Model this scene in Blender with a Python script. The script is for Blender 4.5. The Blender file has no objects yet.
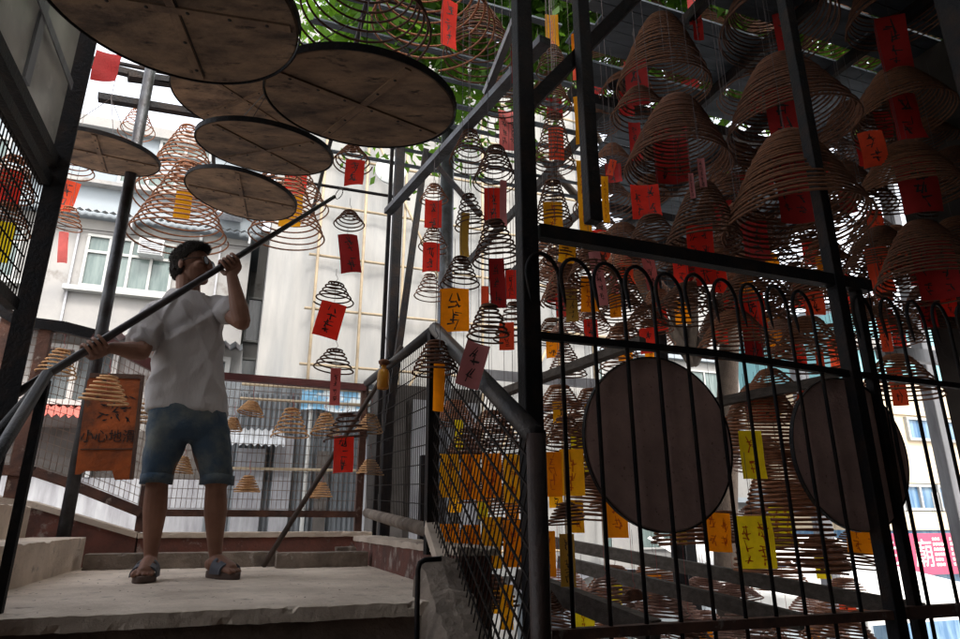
import bpy, bmesh, math, random
import numpy as np
from mathutils import Vector, Matrix, noise

R_ = math.radians
rnd = random.Random(7)
sc = bpy.context.scene
COL = sc.collection

# ------------------------------------------------------------------ camera
PITCH = R_(17.6); CP, SP = math.cos(PITCH), math.sin(PITCH)
F = 640.0
def at(px, py, Y):
    """world point seen at that place of the photograph at forward distance Y"""
    u = (px-480)/F; v = (319.5-py)/F
    d = Vector((u, CP - v*SP, SP + v*CP))
    return d*(Y/d.y)
def mpp(p):
    """metres per photograph pixel at a point"""
    return (p.y*CP + p.z*SP)/F

cam_d = bpy.data.cameras.new('camera'); cam = bpy.data.objects.new('camera', cam_d)
COL.objects.link(cam); sc.camera = cam
cam_d.sensor_width = 36; cam_d.lens = 24; cam_d.clip_start = 0.02; cam_d.clip_end = 600
cam.rotation_euler = (R_(90)+PITCH, 0, 0)

# the stair, the landing and the gate share one plan direction
GA = Vector((0.938, 0.345, 0)).normalized(); GB = Vector((-GA.y, GA.x, 0))
O0 = Vector((-0.2, 2.32, 0))
def W(a, b, z=0): return O0 + GA*a + GB*b + Vector((0, 0, z))
ROT = math.atan2(GA.y, GA.x)
LZ = -0.25            # landing level
GZ = -3.3             # street level

# ------------------------------------------------------------------ materials
def nd(nt, t, **kw):
    n = nt.nodes.new(t)
    for k, v in kw.items(): setattr(n, k, v)
    return n
MATS = {}
def mat(name, col, rough=.7, col2=None, scale=6, contrast=(.35,.65), bump=0, bscale=40, metal=0, trans=0, transcol=None, spec=.4,
        col3=None, scale3=30, c3=(.6,.7), stretch=None, coord='Object', island=0):
    m = bpy.data.materials.new(name); m.use_nodes = True
    nt = m.node_tree; b = nt.nodes['Principled BSDF']; out = nt.nodes['Material Output']
    b.inputs['Roughness'].default_value = rough; b.inputs['Metallic'].default_value = metal
    b.inputs['Specular IOR Level'].default_value = spec
    tc = nd(nt, 'ShaderNodeTexCoord'); src = tc.outputs[coord]
    if stretch:
        mp = nd(nt, 'ShaderNodeMapping'); mp.inputs['Scale'].default_value = stretch
        nt.links.new(src, mp.inputs['Vector']); src = mp.outputs['Vector']
    def nz(s, det=6):
        n = nd(nt, 'ShaderNodeTexNoise'); n.inputs['Scale'].default_value = s; n.inputs['Detail'].default_value = det
        n.inputs['Roughness'].default_value = .62
        nt.links.new(src, n.inputs['Vector']); return n.outputs['Fac']
    def ramp(fac, c):
        r = nd(nt, 'ShaderNodeMapRange'); r.inputs['From Min'].default_value = c[0]; r.inputs['From Max'].default_value = c[1]
        nt.links.new(fac, r.inputs['Value']); return r.outputs['Result']
    def mix(f, A, B):
        x = nd(nt, 'ShaderNodeMix', data_type='RGBA')
        if isinstance(f, float): x.inputs['Factor'].default_value = f
        else: nt.links.new(f, x.inputs['Factor'])
        for i, q in ((6, A), (7, B)):
            if isinstance(q, tuple): x.inputs[i].default_value = (*q, 1)
            else: nt.links.new(q, x.inputs[i])
        return x.outputs[2]
    c2 = col2 or tuple(min(1, k*.62) for k in col)
    res = mix(ramp(nz(scale), contrast), col, c2)
    if col3: res = mix(ramp(nz(scale3, 8), c3), res, col3)
    if island:
        oi = nd(nt, 'ShaderNodeObjectInfo'); hsv = nd(nt, 'ShaderNodeHueSaturation')
        mr = nd(nt, 'ShaderNodeMapRange'); mr.inputs['To Min'].default_value = 1-island; mr.inputs['To Max'].default_value = 1+island
        nt.links.new(oi.outputs['Random'], mr.inputs['Value']); nt.links.new(mr.outputs['Result'], hsv.inputs['Value'])
        nt.links.new(res, hsv.inputs['Color']); res = hsv.outputs['Color']
    nt.links.new(res, b.inputs['Base Color'])
    if bump:
        bp = nd(nt, 'ShaderNodeBump'); bp.inputs['Strength'].default_value = bump; bp.inputs['Distance'].default_value = .02
        nt.links.new(nz(bscale, 8), bp.inputs['Height']); nt.links.new(bp.outputs['Normal'], b.inputs['Normal'])
    if trans:
        t = nd(nt, 'ShaderNodeBsdfTranslucent'); ms = nd(nt, 'ShaderNodeMixShader'); ms.inputs[0].default_value = trans
        if transcol: t.inputs['Color'].default_value = (*transcol, 1)
        else: nt.links.new(res, t.inputs['Color'])
        nt.links.new(b.outputs[0], ms.inputs[1]); nt.links.new(t.outputs[0], ms.inputs[2]); nt.links.new(ms.outputs[0], out.inputs['Surface'])
    MATS[name] = m
    return m
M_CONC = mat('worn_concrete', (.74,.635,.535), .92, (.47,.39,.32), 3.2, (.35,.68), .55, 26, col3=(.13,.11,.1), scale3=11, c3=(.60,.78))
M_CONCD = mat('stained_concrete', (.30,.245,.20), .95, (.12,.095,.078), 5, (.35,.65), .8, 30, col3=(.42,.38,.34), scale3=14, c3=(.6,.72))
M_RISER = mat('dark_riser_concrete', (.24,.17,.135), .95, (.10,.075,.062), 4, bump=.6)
M_OXBLOOD = mat('faded_red_paint_on_cement', (.20,.075,.055), .85, (.10,.05,.042), 6, bump=.4, col3=(.34,.28,.25), scale3=9, c3=(.56,.66))
M_BLACK = mat('blackened_steel', (.007,.007,.009), .6, (.024,.014,.010), 9, (.45,.7), .35, 60, spec=.16)
M_STEEL = mat('worn_grey_steel', (.075,.08,.09), .38, (.03,.026,.026), 7, (.4,.65), .3, 50, metal=.6)
M_RAIL = mat('dark_worn_pipe', (.022,.022,.025), .42, (.05,.038,.032), 8, (.42,.68), .3, 55, metal=.35, spec=.4)
M_RUSTY = mat('rusted_iron_rail', (.14,.065,.045), .8, (.06,.035,.03), 8, bump=.4, col3=(.25,.2,.17), scale3=15)
M_ENDPOST = mat('dark_brown_steel', (.014,.008,.007), .5, (.03,.015,.011), 9, bump=.3, spec=.35)
M_REDRAIL = mat('dark_red_painted_rail', (.13,.035,.035), .55, (.07,.03,.03), 7, bump=.2)
M_WIRE = mat('rusted_fence_wire', (.22,.17,.14), .7, (.12,.07,.05), 12)
M_MESHB = mat('black_mesh_wire', (.008,.007,.007), .8, (.022,.015,.012), 14, spec=.15)
M_TRAY = mat('smoke_stained_plywood', (.31,.20,.125), .85, (.085,.056,.04), 3.0, (.37,.62), .35, 30, col3=(.035,.022,.017), scale3=9, c3=(.56,.68), stretch=(1.2,2.6,1))
M_TRAYD = mat('rusted_tray_back', (.62,.41,.36), .65, (.42,.28,.25), 5, bump=.4, col3=(.20,.12,.10), scale3=60, c3=(.62,.7))
M_SEAM = mat('plywood_batten', (.27,.17,.105), .8, (.10,.062,.042), 7, bump=.3)
M_BOLT = mat('dark_nail', (.02,.016,.014), .6)
M_CBROWN = mat('coil_brown', (.27,.11,.052), .85, (.15,.065,.036), 30, island=.25)
M_CSHADE = mat('coil_brown_shaded', (.13,.05,.024), .85, (.065,.029,.017), 30, island=.3)  # brown coil with indoor shade put into its colour
M_CTAN = mat('coil_tan', (.60,.35,.17), .85, (.38,.21,.10), 30, island=.2)
M_CROSE = mat('coil_pinkish_brown', (.33,.19,.14), .85, (.2,.1,.075), 30, island=.2)
M_HOOK = mat('hanger_wire', (.09,.08,.08), .5, (.05,.03,.03), 20, metal=.4)
M_REDSTR = mat('red_string', (.45,.09,.09), .8, (.3,.06,.06), 20)
def paper(n, c, t=.5):
    return mat(n, c, .75, tuple(k*.72 for k in c), 9, (.35,.7), .15, 60, trans=t, island=.12)
M_TAG = dict(red=paper('red_paper', (.72,.030,.016), .65), crimson=paper('crimson_paper', (.36,.014,.014), .4), scarlet=paper('scarlet_paper', (.85,.085,.03), .68),
    orange=paper('orange_paper', (1,.30,.008), .9), amber=paper('amber_paper', (.98,.43,.012), .88), yellow=paper('yellow_paper', (1,.76,.02), .88), dim=paper('roof_shaded_red_paper', (.34,.012,.010), .3),  # dim is the red paper with the roof's shade put into its colour
    pink=paper('pink_paper', (.55,.19,.19), .35), rose=paper('rose_paper', (.62,.13,.12), .4), ochre=paper('ochre_paper', (.42,.24,.035), .4))
M_INK = mat('black_ink', (.02,.012,.01), .7)
M_INKR = mat('red_ink', (.62,.10,.01), .7, trans=.4)
M_WHITEW = mat('painted_white_wall', (.235,.23,.222), .85, (.185,.185,.185), 1.3, (.35,.7), .2, 12, col3=(.14,.13,.12), scale3=1.6, c3=(.585,.68))
M_PALEW = mat('pale_blue_painted_wall', (.22,.25,.275), .85, (.19,.22,.245), .6)
M_WFRAME = mat('white_window_frame', (.33,.335,.33), .5, (.27,.28,.27), 6)
def glass(n, c, c2, r=.08):
    return mat(n, c, r, c2, 1.7, (.4,.6), spec=.25, stretch=(3.5,3.5,.5))
M_GREENG = glass('greenish_window_glass', (.075,.105,.103), (.13,.165,.16))
M_BLUEG = glass('blue_window_glass', (.05,.11,.20), (.13,.21,.29))
M_DARKG = glass('dim_window_glass', (.05,.06,.066), (.10,.115,.12))
M_AC = mat('grey_appliance_plastic', (.5,.52,.52), .6, (.4,.42,.43), 6)
M_SHEET = mat('white_scaffold_netting', (.255,.25,.238), .9, (.14,.148,.152), .55, (.3,.7), .9, 1.6, stretch=(2.2,2.2,.35))
M_BAMBOO = mat('weathered_bamboo', (.27,.215,.14), .7, (.19,.15,.10), 4)
M_CORRW = mat('shaded_white_corrugated_metal', (.17,.185,.20), .5, (.08,.09,.10), 2, (.35,.65), stretch=(4,4,.3))  # white metal greyed, the lane's shade put into its colour
M_GREYM = mat('grey_shutter_metal', (.33,.34,.36), .6, (.2,.2,.22), 3, stretch=(3,3,.5))
M_DARKM = mat('dark_doorway_wood', (.09,.08,.075), .8, (.05,.045,.04), 4)
M_AWR = mat('red_corrugated_awning', (.55,.16,.13), .7, (.38,.11,.09), 4)
M_AWG = mat('grey_corrugated_awning', (.40,.42,.44), .7, (.26,.27,.28), 4)
M_TARP = mat('blue_white_tarp', (.75,.82,.86), .5, (.22,.48,.72), 2.2, (.52,.56), bump=.4, bscale=6)
M_TENT = mat('white_tent_canvas', (.86,.86,.83), .8, (.78,.78,.76), 2, trans=.35)
M_CYAN = mat('turquoise_painted_wall', (.17,.36,.39), .7, (.14,.31,.34), 1)
M_BEIGE = mat('cream_painted_wall', (.46,.39,.28), .8, (.4,.33,.24), 1)
M_SIGNR = mat('rose_red_signboard', (.40,.035,.085), .5, (.33,.03,.07), 3)
M_SIGNW = mat('cream_sign_lettering', (.9,.84,.72), .5)
M_GROUND = mat('pale_paving', (.50,.49,.475), .9, (.40,.395,.385), .8, bump=.2, bscale=6)
M_PLANK = mat('weathered_roof_plank', (.06,.072,.088), .85, (.03,.038,.047), 2.5, bump=.3, stretch=(.4,4,1))
M_BEAM = mat('old_grey_timber', (.13,.11,.095), .9, (.07,.06,.05), 6, bump=.6, stretch=(.6,5,5))
M_SHADEWALL = mat('dark_shade_wall', (.05,.042,.036), .9, (.03,.025,.022), 1.2, bump=.3)  # dark colour for the walls added to hold back light
M_BARK = mat('tree_bark', (.05,.036,.026), .95, (.03,.02,.015), 8, bump=.8)
M_LEAF = mat('sunlit_leaf', (.055,.12,.015), .55, (.02,.06,.008), 3, trans=.5, transcol=(.17,.36,.022))
M_SIGNO = mat('rusted_orange_board', (.34,.075,.011), .75, (.12,.032,.010), 5, (.38,.62), .4, 30, col3=(.06,.035,.025), scale3=14, c3=(.6,.68))
M_SIGNE = mat('rusted_board_edge', (.06,.035,.028), .85, (.1,.05,.03), 9, bump=.3)
M_ACRYL = mat('grey_reflection_sheet', (.52,.50,.46), .28, (.33,.32,.30), 3, (.35,.7), spec=.7, col3=(.62,.6,.56), scale3=5, c3=(.6,.75), trans=.35)  # pale patches put a building's reflection into the sheet's colour
M_SKIN = mat('tanned_skin', (.27,.135,.09), .6, (.21,.10,.066), 9, bump=.08, bscale=120)
M_SHIRT = mat('white_cotton_shirt', (.54,.515,.52), .95, (.46,.44,.445), 5, bump=.55, bscale=9, stretch=(1.6,1.6,.55))
M_DENIM = mat('washed_denim', (.04,.068,.105), .9, (.135,.15,.145), 4.5, (.44,.62), .3, 160, col3=(.035,.065,.105), scale3=4, c3=(.5,.62))
M_HAIR = mat('short_black_hair', (.03,.024,.02), .75, (.055,.043,.034), 60, bump=.9, bscale=160)
M_RUBBER = mat('grey_sandal_rubber', (.085,.095,.12), .6, (.06,.065,.085), 12)
M_SOLE = mat('brown_sandal_sole', (.13,.09,.075), .8, (.09,.06,.05), 10)
M_LENS = mat('eyeglass_lens', (.2,.22,.25), .08, (.15,.17,.19), 20, spec=.6)
M_POLE = mat('black_pole', (.03,.03,.035), .4, (.05,.04,.04), 14)
M_WOODP = mat('brown_stick', (.075,.05,.04), .7, (.04,.03,.025), 14)
M_BOTTLE = mat('amber_bottle', (.72,.40,.07), .25, (.55,.28,.04), 12, trans=.4)
M_RINGM = mat('pale_wire_ring', (.7,.7,.7), .4)

# ------------------------------------------------------------------ mesh helpers
def world_of(o): return (world_of(o.parent) if o.parent else Matrix.Identity(4)) @ o.matrix_basis
class MB:
    def __init__(s): s.v = []; s.f = []
    def add(s, vs, fs):
        o = len(s.v); s.v += [tuple(p) for p in vs]; s.f += [tuple(i+o for i in q) for q in fs]; return s
    def box(s, c, ax, ay, az):
        c = Vector(c); vs = [c+ax*i+ay*j+az*k for k in (-1,1) for j in (-1,1) for i in (-1,1)]
        return s.add(vs, [(0,2,3,1),(4,5,7,6),(0,1,5,4),(2,6,7,3),(0,4,6,2),(1,3,7,5)])
    def abox(s, a0, a1, b0, b1, z0, z1):      # box in the plan frame
        return s.box(W((a0+a1)/2, (b0+b1)/2, (z0+z1)/2), GA*(a1-a0)/2, GB*(b1-b0)/2, Vector((0,0,(z1-z0)/2)))
    def bar(s, p, q, w, h=None, up=None, caps=True):    # rectangular bar
        p, q = Vector(p), Vector(q); d = (q-p); L = d.length; d.normalize()
        up = Vector(up) if up is not None else (Vector((0,0,1)) if abs(d.z) < .9 else GB)
        x = d.cross(up).normalized(); y = x.cross(d).normalized(); h = h or w
        return s.box((p+q)/2, d*L/2, x*w/2, y*h/2)
    def tube(s, pts, rad, n=8, caps=True, squash=None):
        pts = [Vector(p) for p in pts]; N = len(pts)
        rads = rad if isinstance(rad, (list, tuple)) else [rad]*N
        t = (pts[1]-pts[0]).normalized()
        u = t.orthogonal().normalized()
        rings = []
        for i in range(N):
            a = pts[max(0, i-1)]; b = pts[min(N-1, i+1)]; t2 = (b-a)
            if t2.length < 1e-9: t2 = t
            t2 = t2.normalized()
            u = (u - t2*u.dot(t2)); u = u.normalized() if u.length > 1e-6 else t2.orthogonal().normalized()
            w = t2.cross(u); t = t2
            rings.append([pts[i]+(u*math.cos(2*math.pi*k/n)+w*math.sin(2*math.pi*k/n))*rads[i] for k in range(n)])
        vs = [p for r in rings for p in r]; fs = []
        for i in range(N-1):
            for k in range(n):
                fs.append((i*n+k, i*n+(k+1) % n, (i+1)*n+(k+1) % n, (i+1)*n+k))
        if caps: fs.append(tuple(range(n-1, -1, -1))); fs.append(tuple((N-1)*n+k for k in range(n)))
        return s.add(vs, fs)
    def blob(s, c, rx, ry, rz, rot=None, nu=14, nv=9):
        c = Vector(c); vs = []; fs = []
        for j in range(nv+1):
            ph = math.pi*j/nv
            for i in range(nu):
                th = 2*math.pi*i/nu
                p = Vector((rx*math.sin(ph)*math.cos(th), ry*math.sin(ph)*math.sin(th), rz*math.cos(ph)))
                if rot is not None: p = rot @ p
                vs.append(c+p)
        for j in range(nv):
            for i in range(nu):
                fs.append((j*nu+i, (j+1)*nu+i, (j+1)*nu+(i+1) % nu, j*nu+(i+1) % nu))
        return s.add(vs, fs)
    def rings(s, rr, n=24):   # rr: (centre, rx, ry) stacked level rings, closed
        vs = []; fs = []
        for c, rx, ry in rr:
            c = Vector(c)
            for k in range(n):
                th = 2*math.pi*k/n; ct, st = math.cos(th), math.sin(th)
                e = .8
                vs.append(c+Vector((math.copysign(abs(ct)**e, ct)*rx, math.copysign(abs(st)**e, st)*ry, 0)))
        for i in range(len(rr)-1):
            for k in range(n): fs.append((i*n+k, i*n+(k+1) % n, (i+1)*n+(k+1) % n, (i+1)*n+k))
        fs.append(tuple(range(n-1, -1, -1))); fs.append(tuple((len(rr)-1)*n+k for k in range(n)))
        return s.add(vs, fs)
    def disc(s, c, r, h, ax, ay, az, n=64, bev=.006):
        c = Vector(c); prof = [(0, -h/2), (r-bev, -h/2), (r, -h/2+bev), (r, h/2-bev), (r-bev, h/2), (0, h/2)]
        vs = []; fs = []
        for q, (rr, z) in enumerate(prof):
            for k in range(n):
                th = 2*math.pi*k/n
                vs.append(c+ax*(max(rr, 1e-4)*math.cos(th))+ay*(max(rr, 1e-4)*math.sin(th))+az*z)
        for q in range(len(prof)-1):
            for k in range(n): fs.append((q*n+k, q*n+(k+1) % n, (q+1)*n+(k+1) % n, (q+1)*n+k))
        return s.add(vs, fs)
    def corr(s, p, du, dv, n, amp, nrm):      # corrugated sheet
        p = Vector(p); vs = []; fs = []; m = n*4
        for i in range(m+1):
            o = nrm*(amp*math.sin(2*math.pi*i/4))
            vs += [p+du*(i/m)+o, p+du*(i/m)+dv+o]
        for i in range(m): fs.append((2*i, 2*i+2, 2*i+3, 2*i+1))
        return s.add(vs, fs)
    def build(s, name, m, parent=None, smooth=False):
        me = bpy.data.meshes.new(name); 
        off = world_of(parent).inverted() if parent is not None else None
        vs = s.v
        if off is not None: vs = [tuple(off @ Vector(p)) for p in s.v]
        me.from_pydata(vs, [], s.f); me.update()
        return link(name, me, m, parent, smooth)
def link(name, me, m, parent=None, smooth=False):
    me.materials.append(m)
    if smooth:
        me.polygons.foreach_set('use_smooth', [True]*len(me.polygons))
    o = bpy.data.objects.new(name, me); COL.objects.link(o)
    if parent is not None: o.parent = parent
    return o
def tag(o, label, cat, group=None):
    o['label'] = label; o['category'] = cat
    if group: o['group'] = group
    return o
def thing(name, label, cat, loc=(0,0,0), rz=0, group=None):
    o = bpy.data.objects.new(name, None); COL.objects.link(o)
    o.location = loc; o.rotation_euler = (0,0,rz); o.empty_display_size = .1
    o.matrix_world = Matrix.Translation(Vector(loc)) @ Matrix.Rotation(rz, 4, 'Z')
    return tag(o, label, cat, group)
def struct(o): o['kind'] = 'structure'; return o
Z = Vector((0,0,1)); X = Vector((1,0,0)); Yv = Vector((0,1,0))

# ------------------------------------------------------------------ setting: street, landing, stairs
struct(MB().add([(-300,-300,GZ),(300,-300,GZ),(300,400,GZ),(-300,400,GZ)], [(0,1,2,3)]).build('ground', M_GROUND))

def rough_box(m, a0, a1, b0, b1, z0, z1, amp=.006, step=.07, seed=0):
    """box in the plan frame with a finely divided top, chipped edges"""
    bm = bmesh.new(); na = max(2, int((a1-a0)/step)); nb = max(2, int((b1-b0)/step)); nz = max(2, int((z1-z0)/step))
    na, nb, nz = min(na, 130), min(nb, 130), min(nz, 12)
    cache = {}
    def V(i, j, k):
        key = (i, j, k)
        if key not in cache:
            p = W(a0+(a1-a0)*i/na, b0+(b1-b0)*j/nb, z0+(z1-z0)*k/nz)
            edge = (i in (0, na))+(j in (0, nb))+(k in (0, nz))
            n = noise.noise_vector(p*7+Vector((seed, 0, 0)))*.45+noise.noise_vector(p*31)*.5
            q = p+n*amp*(1.0 if edge > 1 else .45)
            if edge > 1:
                ch = noise.noise(p*16+Vector((5, seed, 2)))
                if k == nz: q -= Z*(.003+max(0, ch-.25)*.03)
                if j == 0: q += GB*max(0, ch-.25)*.03
            cache[key] = bm.verts.new(q)
        return cache[key]
    def quad(*k): bm.faces.new([V(*q) for q in k])
    for i in range(na):
        for j in range(nb):
            quad((i,j,nz),(i+1,j,nz),(i+1,j+1,nz),(i,j+1,nz)); quad((i,j,0),(i,j+1,0),(i+1,j+1,0),(i+1,j,0))
    for i in range(na):
        for k in range(nz):
            quad((i,0,k),(i+1,0,k),(i+1,0,k+1),(i,0,k+1)); quad((i,nb,k),(i,nb,k+1),(i+1,nb,k+1),(i+1,nb,k))
    for j in range(nb):
        for k in range(nz):
            quad((0,j,k),(0,j,k+1),(0,j+1,k+1),(0,j+1,k)); quad((na,j,k),(na,j+1,k),(na,j+1,k+1),(na,j,k+1))
    o = len(m.v); bm.verts.index_update()
    m.v += [tuple(v.co) for v in bm.verts]; m.f += [tuple(v.index+o for v in f.verts) for f in bm.faces]
    bm.free(); return m
AL = -1.40        # left edge of the landing (first riser of the upper flight)
AR = 0.19         # inner face of the right wall
BK = 2.46         # back parapet face
landing = struct(rough_box(MB(), AL-.02, AR+.012, 0, BK+.01, LZ-.045, LZ, step=.016).build('landing', M_CONC))
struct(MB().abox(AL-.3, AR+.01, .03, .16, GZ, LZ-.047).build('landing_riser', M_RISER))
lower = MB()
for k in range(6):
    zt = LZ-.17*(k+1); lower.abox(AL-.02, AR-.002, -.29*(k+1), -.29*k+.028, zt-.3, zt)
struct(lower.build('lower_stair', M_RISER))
upper = MB()
for k in range(5):
    rough_box(upper, AL-.30*(k+1)-(1.6 if k == 4 else 0), AL-.30*k, -.15, 2.2, LZ-.3, LZ+.17*(k+1), amp=.005, step=.03, seed=k)
struct(upper.build('upper_stair', M_CONC))
# kerbs on the landing
tag(rough_box(MB(), -1.36, -.34, 2.0, 2.10, LZ+.001, LZ+.085, amp=.006, step=.014).build('concrete_kerb', M_CONCD),
    'long low grey concrete kerb along the back of the landing behind the man', 'kerb')
tag(rough_box(MB(), -.36, .165, 1.80, 1.90, LZ+.001, LZ+.085, amp=.007, step=.014, seed=5).build('concrete_kerb', M_CONCD),
    'short low concrete kerb in the right rear corner of the landing beside the leaning stick', 'kerb')
tag(rough_box(MB(), .03, .155, 2.16, 2.25, LZ+.001, LZ+.10, amp=.004, step=.014, seed=8).build('brick_block', M_CONCD),
    'small loose grey brick lying in the right rear corner of the landing', 'brick')
lt = MB()
for _ in range(260):
    c = W(rnd.uniform(AL+.03, AR-.02), rnd.uniform(.05, 2.35)**1.0, LZ+.004); r_ = rnd.uniform(.002,.007); an = rnd.uniform(0, 6.28)
    d = Vector((math.cos(an), math.sin(an), 0)); e = Vector((-d.y, d.x, 0))
    lt.add([c-d*r_*1.6, c+e*r_*.6, c+d*r_*1.6+Z*.002, c-e*r_*.7], [(0,1,2,3)])
lo_ = lt.build('ash_litter', M_CONCD); lo_['kind'] = 'stuff'; tag(lo_, 'small grey ash flakes and grit scattered over the landing floor', 'litter')
# parapets
def wall_thing(name, label, parts):
    t = thing(name, label, 'wall', parts[0][0])
    for _, nm, m, mm in parts: m.build(nm, mm, t)
    return t
wall_thing('parapet_wall', 'low back parapet with worn red paint and pale cement top under the fence', [
    (W(-.6, BK, LZ), 'wall_face', MB().abox(AL+.24, AR+.1, BK, BK+.14, GZ, LZ+.155), M_OXBLOOD),
    (W(-.6, BK, LZ), 'coping', rough_box(MB(), AL+.235, AR+.12, BK-.012, BK+.16, LZ+.156, LZ+.19, step=.025), M_CONC)])
# sloping stair parapet on the left, rising along the upper flight
def slab_ab(pts_bot, pts_top, b0, b1):     # prism: (a,z) outline extruded along b
    m = MB(); n = len(pts_bot); vs = []
    for b in (b0, b1):
        for (a, z) in pts_bot: vs.append(W(a, b, z))
        for (a, z) in pts_top: vs.append(W(a, b, z))
    fs = []
    for i in range(n-1):
        fs += [(i, i+1, n+i+1, n+i), (2*n+i, 3*n+i, 3*n+i+1, 2*n+i+1),
               (n+i, n+i+1, 3*n+i+1, 3*n+i), (i, 2*n+i, 2*n+i+1, i+1)]
    fs += [(0, n, 3*n, 2*n), (n-1, 3*n-1, 4*n-1, 2*n-1)]
    return m.add(vs, fs)
zs = LZ+.19
wall_thing('stair_parapet', 'dark red sloping parapet with pale cement cap beside the upper steps', [
    (W(-1.6, BK, LZ), 'wall_face', slab_ab([(-3.4,GZ),(-1.9,GZ),(-1.75,GZ),(-1.17,GZ)], [(-3.4,zs+.95),(-1.95,zs+.17),(-1.78,zs+.15),(-1.17,zs-.035)], BK, BK+.14), M_OXBLOOD),
    (W(-1.6, BK, LZ), 'coping', slab_ab([(-3.4,zs+.951),(-1.95,zs+.171),(-1.78,zs+.151),(-1.17,zs-.034)], [(-3.4,zs+.985),(-1.95,zs+.205),(-1.78,zs+.185),(-1.17,zs)], BK-.012, BK+.16), M_CONC)])
# right side wall of the landing and the rough stringer of the lower flight
wall_thing('side_wall', 'low right wall of the landing with peeling red paint', [
    (W(AR, 1, LZ), 'wall_face', MB().abox(AR, AR+.13, .16, BK-.002, GZ, LZ+.13), M_OXBLOOD),
    (W(AR, 1, LZ), 'coping', rough_box(MB(), AR-.01, AR+.15, .14, BK-.012, LZ+.131, LZ+.165, step=.05, seed=3), M_CONC)])
st = MB()
vs = []
NB = 60
for i in range(NB+1):
    b = .138-1.5*i/NB; zt = LZ+.15-(.138-b)*.72
    for j, (da, dz) in enumerate([(-.185,-1.6),(-.185,-.27),(-.18,-.09),(-.15,-.035),(-.08,-.02),(-.01,-.03),(.01,-.1),(.01,-1.6)]):
        p = W(AR+da+.0, b, zt+dz); n = noise.noise(p*14)*.016+noise.noise(p*45)*.012
        vs.append(p+Vector((n*.6, n*.5, n if dz > -1 else 0)))
fs = []
for i in range(NB):
    for j in range(7): fs.append((i*8+j, i*8+j+1, (i+1)*8+j+1, (i+1)*8+j))
fs += [tuple(range(8)), tuple(NB*8+k for k in range(7, -1, -1))]
tag(st.add(vs, fs).build('stair_stringer', M_CONCD, smooth=False), 'rough lumpy concrete stringer sloping down under the mesh panel', 'wall')
pp = at(425, 560, 2.72)
tag(MB().tube([at(441,559,2.28), at(425,560,2.26), at(420,563,2.25), at(418,570,2.24), at(417,612,2.22), at(417,700,2.2)], .0085, 10).build('drain_pipe', M_BLACK, smooth=True),
    'bent black pipe beside the rough concrete stringer', 'pipe')

# ------------------------------------------------------------------ fences and rails
def wiregrid(m, A, B, C, D, nu, nv, r, skipu=False):
    """wires of a quad A-B (bottom) D-C (top): nu uprights, nv lengthwise"""
    for i in range(nu+1):
        t = i/nu; m.bar(A.lerp(B, t), D.lerp(C, t), r, r)
    for j in range(nv+1):
        t = j/nv; m.bar(A.lerp(D, t), B.lerp(C, t), r*1.15, r*1.15)
    return m
# back fence, along the parapet
bf = thing('mesh_fence', 'rusty wire mesh fence with dark red top rail along the back of the landing', 'fence', W(-.6, BK+.07, LZ+.19))
fb = BK+.07
def BFz(a): return .99
c_r = W(AR+.03, fb, 0); c_l = W(-1.17, fb, 0)
MB().bar(c_l+Z*.985, c_r+Z*.97, .06, .05).build('top_rail', M_REDRAIL, bf)
MB().bar(c_l+Z*.06, c_r+Z*.055, .05, .045).build('bottom_rail', M_RUSTY, bf)
for a in (AR+.03, -1.17):
    MB().bar(W(a, fb+.01, LZ+.19), W(a, fb+.01, 1.0), .05, .05).build('post', M_RUSTY, bf)
wiregrid(MB(), c_l+Z*.09, c_r+Z*.085, c_r+Z*.95, c_l+Z*.96, 44, 14, .0034).build('wire_mesh', M_WIRE, bf)
# left stair fence (rises along the upper flight)
lf = thing('stair_fence', 'wire mesh stair fence with dark sloping handrail behind the round post', 'fence', W(-1.6, fb, LZ+.3))
P = [(-1.17, .985, .06), (-1.62, 1.20, .24), (-1.80, 1.235, .30), (-2.05, 1.245, .31), (-3.3, 1.95, 1.0)]
pts_t = [W(a, fb, zt) for a, zt, zb in P]; pts_b = [W(a, fb, zb) for a, zt, zb in P]
for i in range(len(P)-1):
    MB().bar(pts_t[i], pts_t[i+1], .07, .07).build('handrail', M_BLACK if i else M_REDRAIL, lf)
    MB().bar(pts_b[i], pts_b[i+1], .06, .06).build('bottom_rail', M_RUSTY, lf)
    wiregrid(MB(), pts_b[i]+Z*.04, pts_b[i+1]+Z*.04, pts_t[i+1]-Z*.04, pts_t[i]-Z*.04, max(4, int((pts_t[i+1]-pts_t[i]).length/.032)), 17, .0034).build('wire_mesh', M_WIRE, lf)
for a, zt, zb in ((-1.90, 1.24, .0), (-2.12, 1.26, 0)):
    MB().bar(W(a, fb+.012, LZ+.2), W(a, fb+.012, zt), .07, .06).build('post', M_RUSTY, lf)
# right fence of the landing: level panel, then the panel that goes down with the stair
apex_t = at(434, 330, 2.9); apex_b = at(431, 526, 2.9)
cor_t = at(367, 383, 4.62); cor_b = at(367, 513, 4.62)
end_t = at(536, 437, 1.7); end_b = end_t - Z*.95
rf = thing('panel_fence', 'black mesh fence with round steel rail peaking at the front post', 'fence', (apex_b.x, apex_b.y, LZ))
MB().tube([cor_t, apex_t], .027, 14).build('top_rail', M_RAIL, rf, True)
MB().tube([cor_b, apex_b+Vector((0,0,-.02))], .032, 12).build('bottom_rail', M_CONCD, rf, True)
wiregrid(MB(), cor_b, apex_b, apex_t, cor_t, 46, 10, .0036).build('mesh_panel', M_MESHB, rf)
MB().bar((apex_b.x, apex_b.y, LZ+.12), apex_t+Z*.01, .05, .05).build('post', M_BLACK, rf)
df = thing('stair_rail_fence', 'black mesh panel sloping down the stair under a thick round steel handrail', 'fence', (end_b.x, end_b.y, end_b.z))
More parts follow.
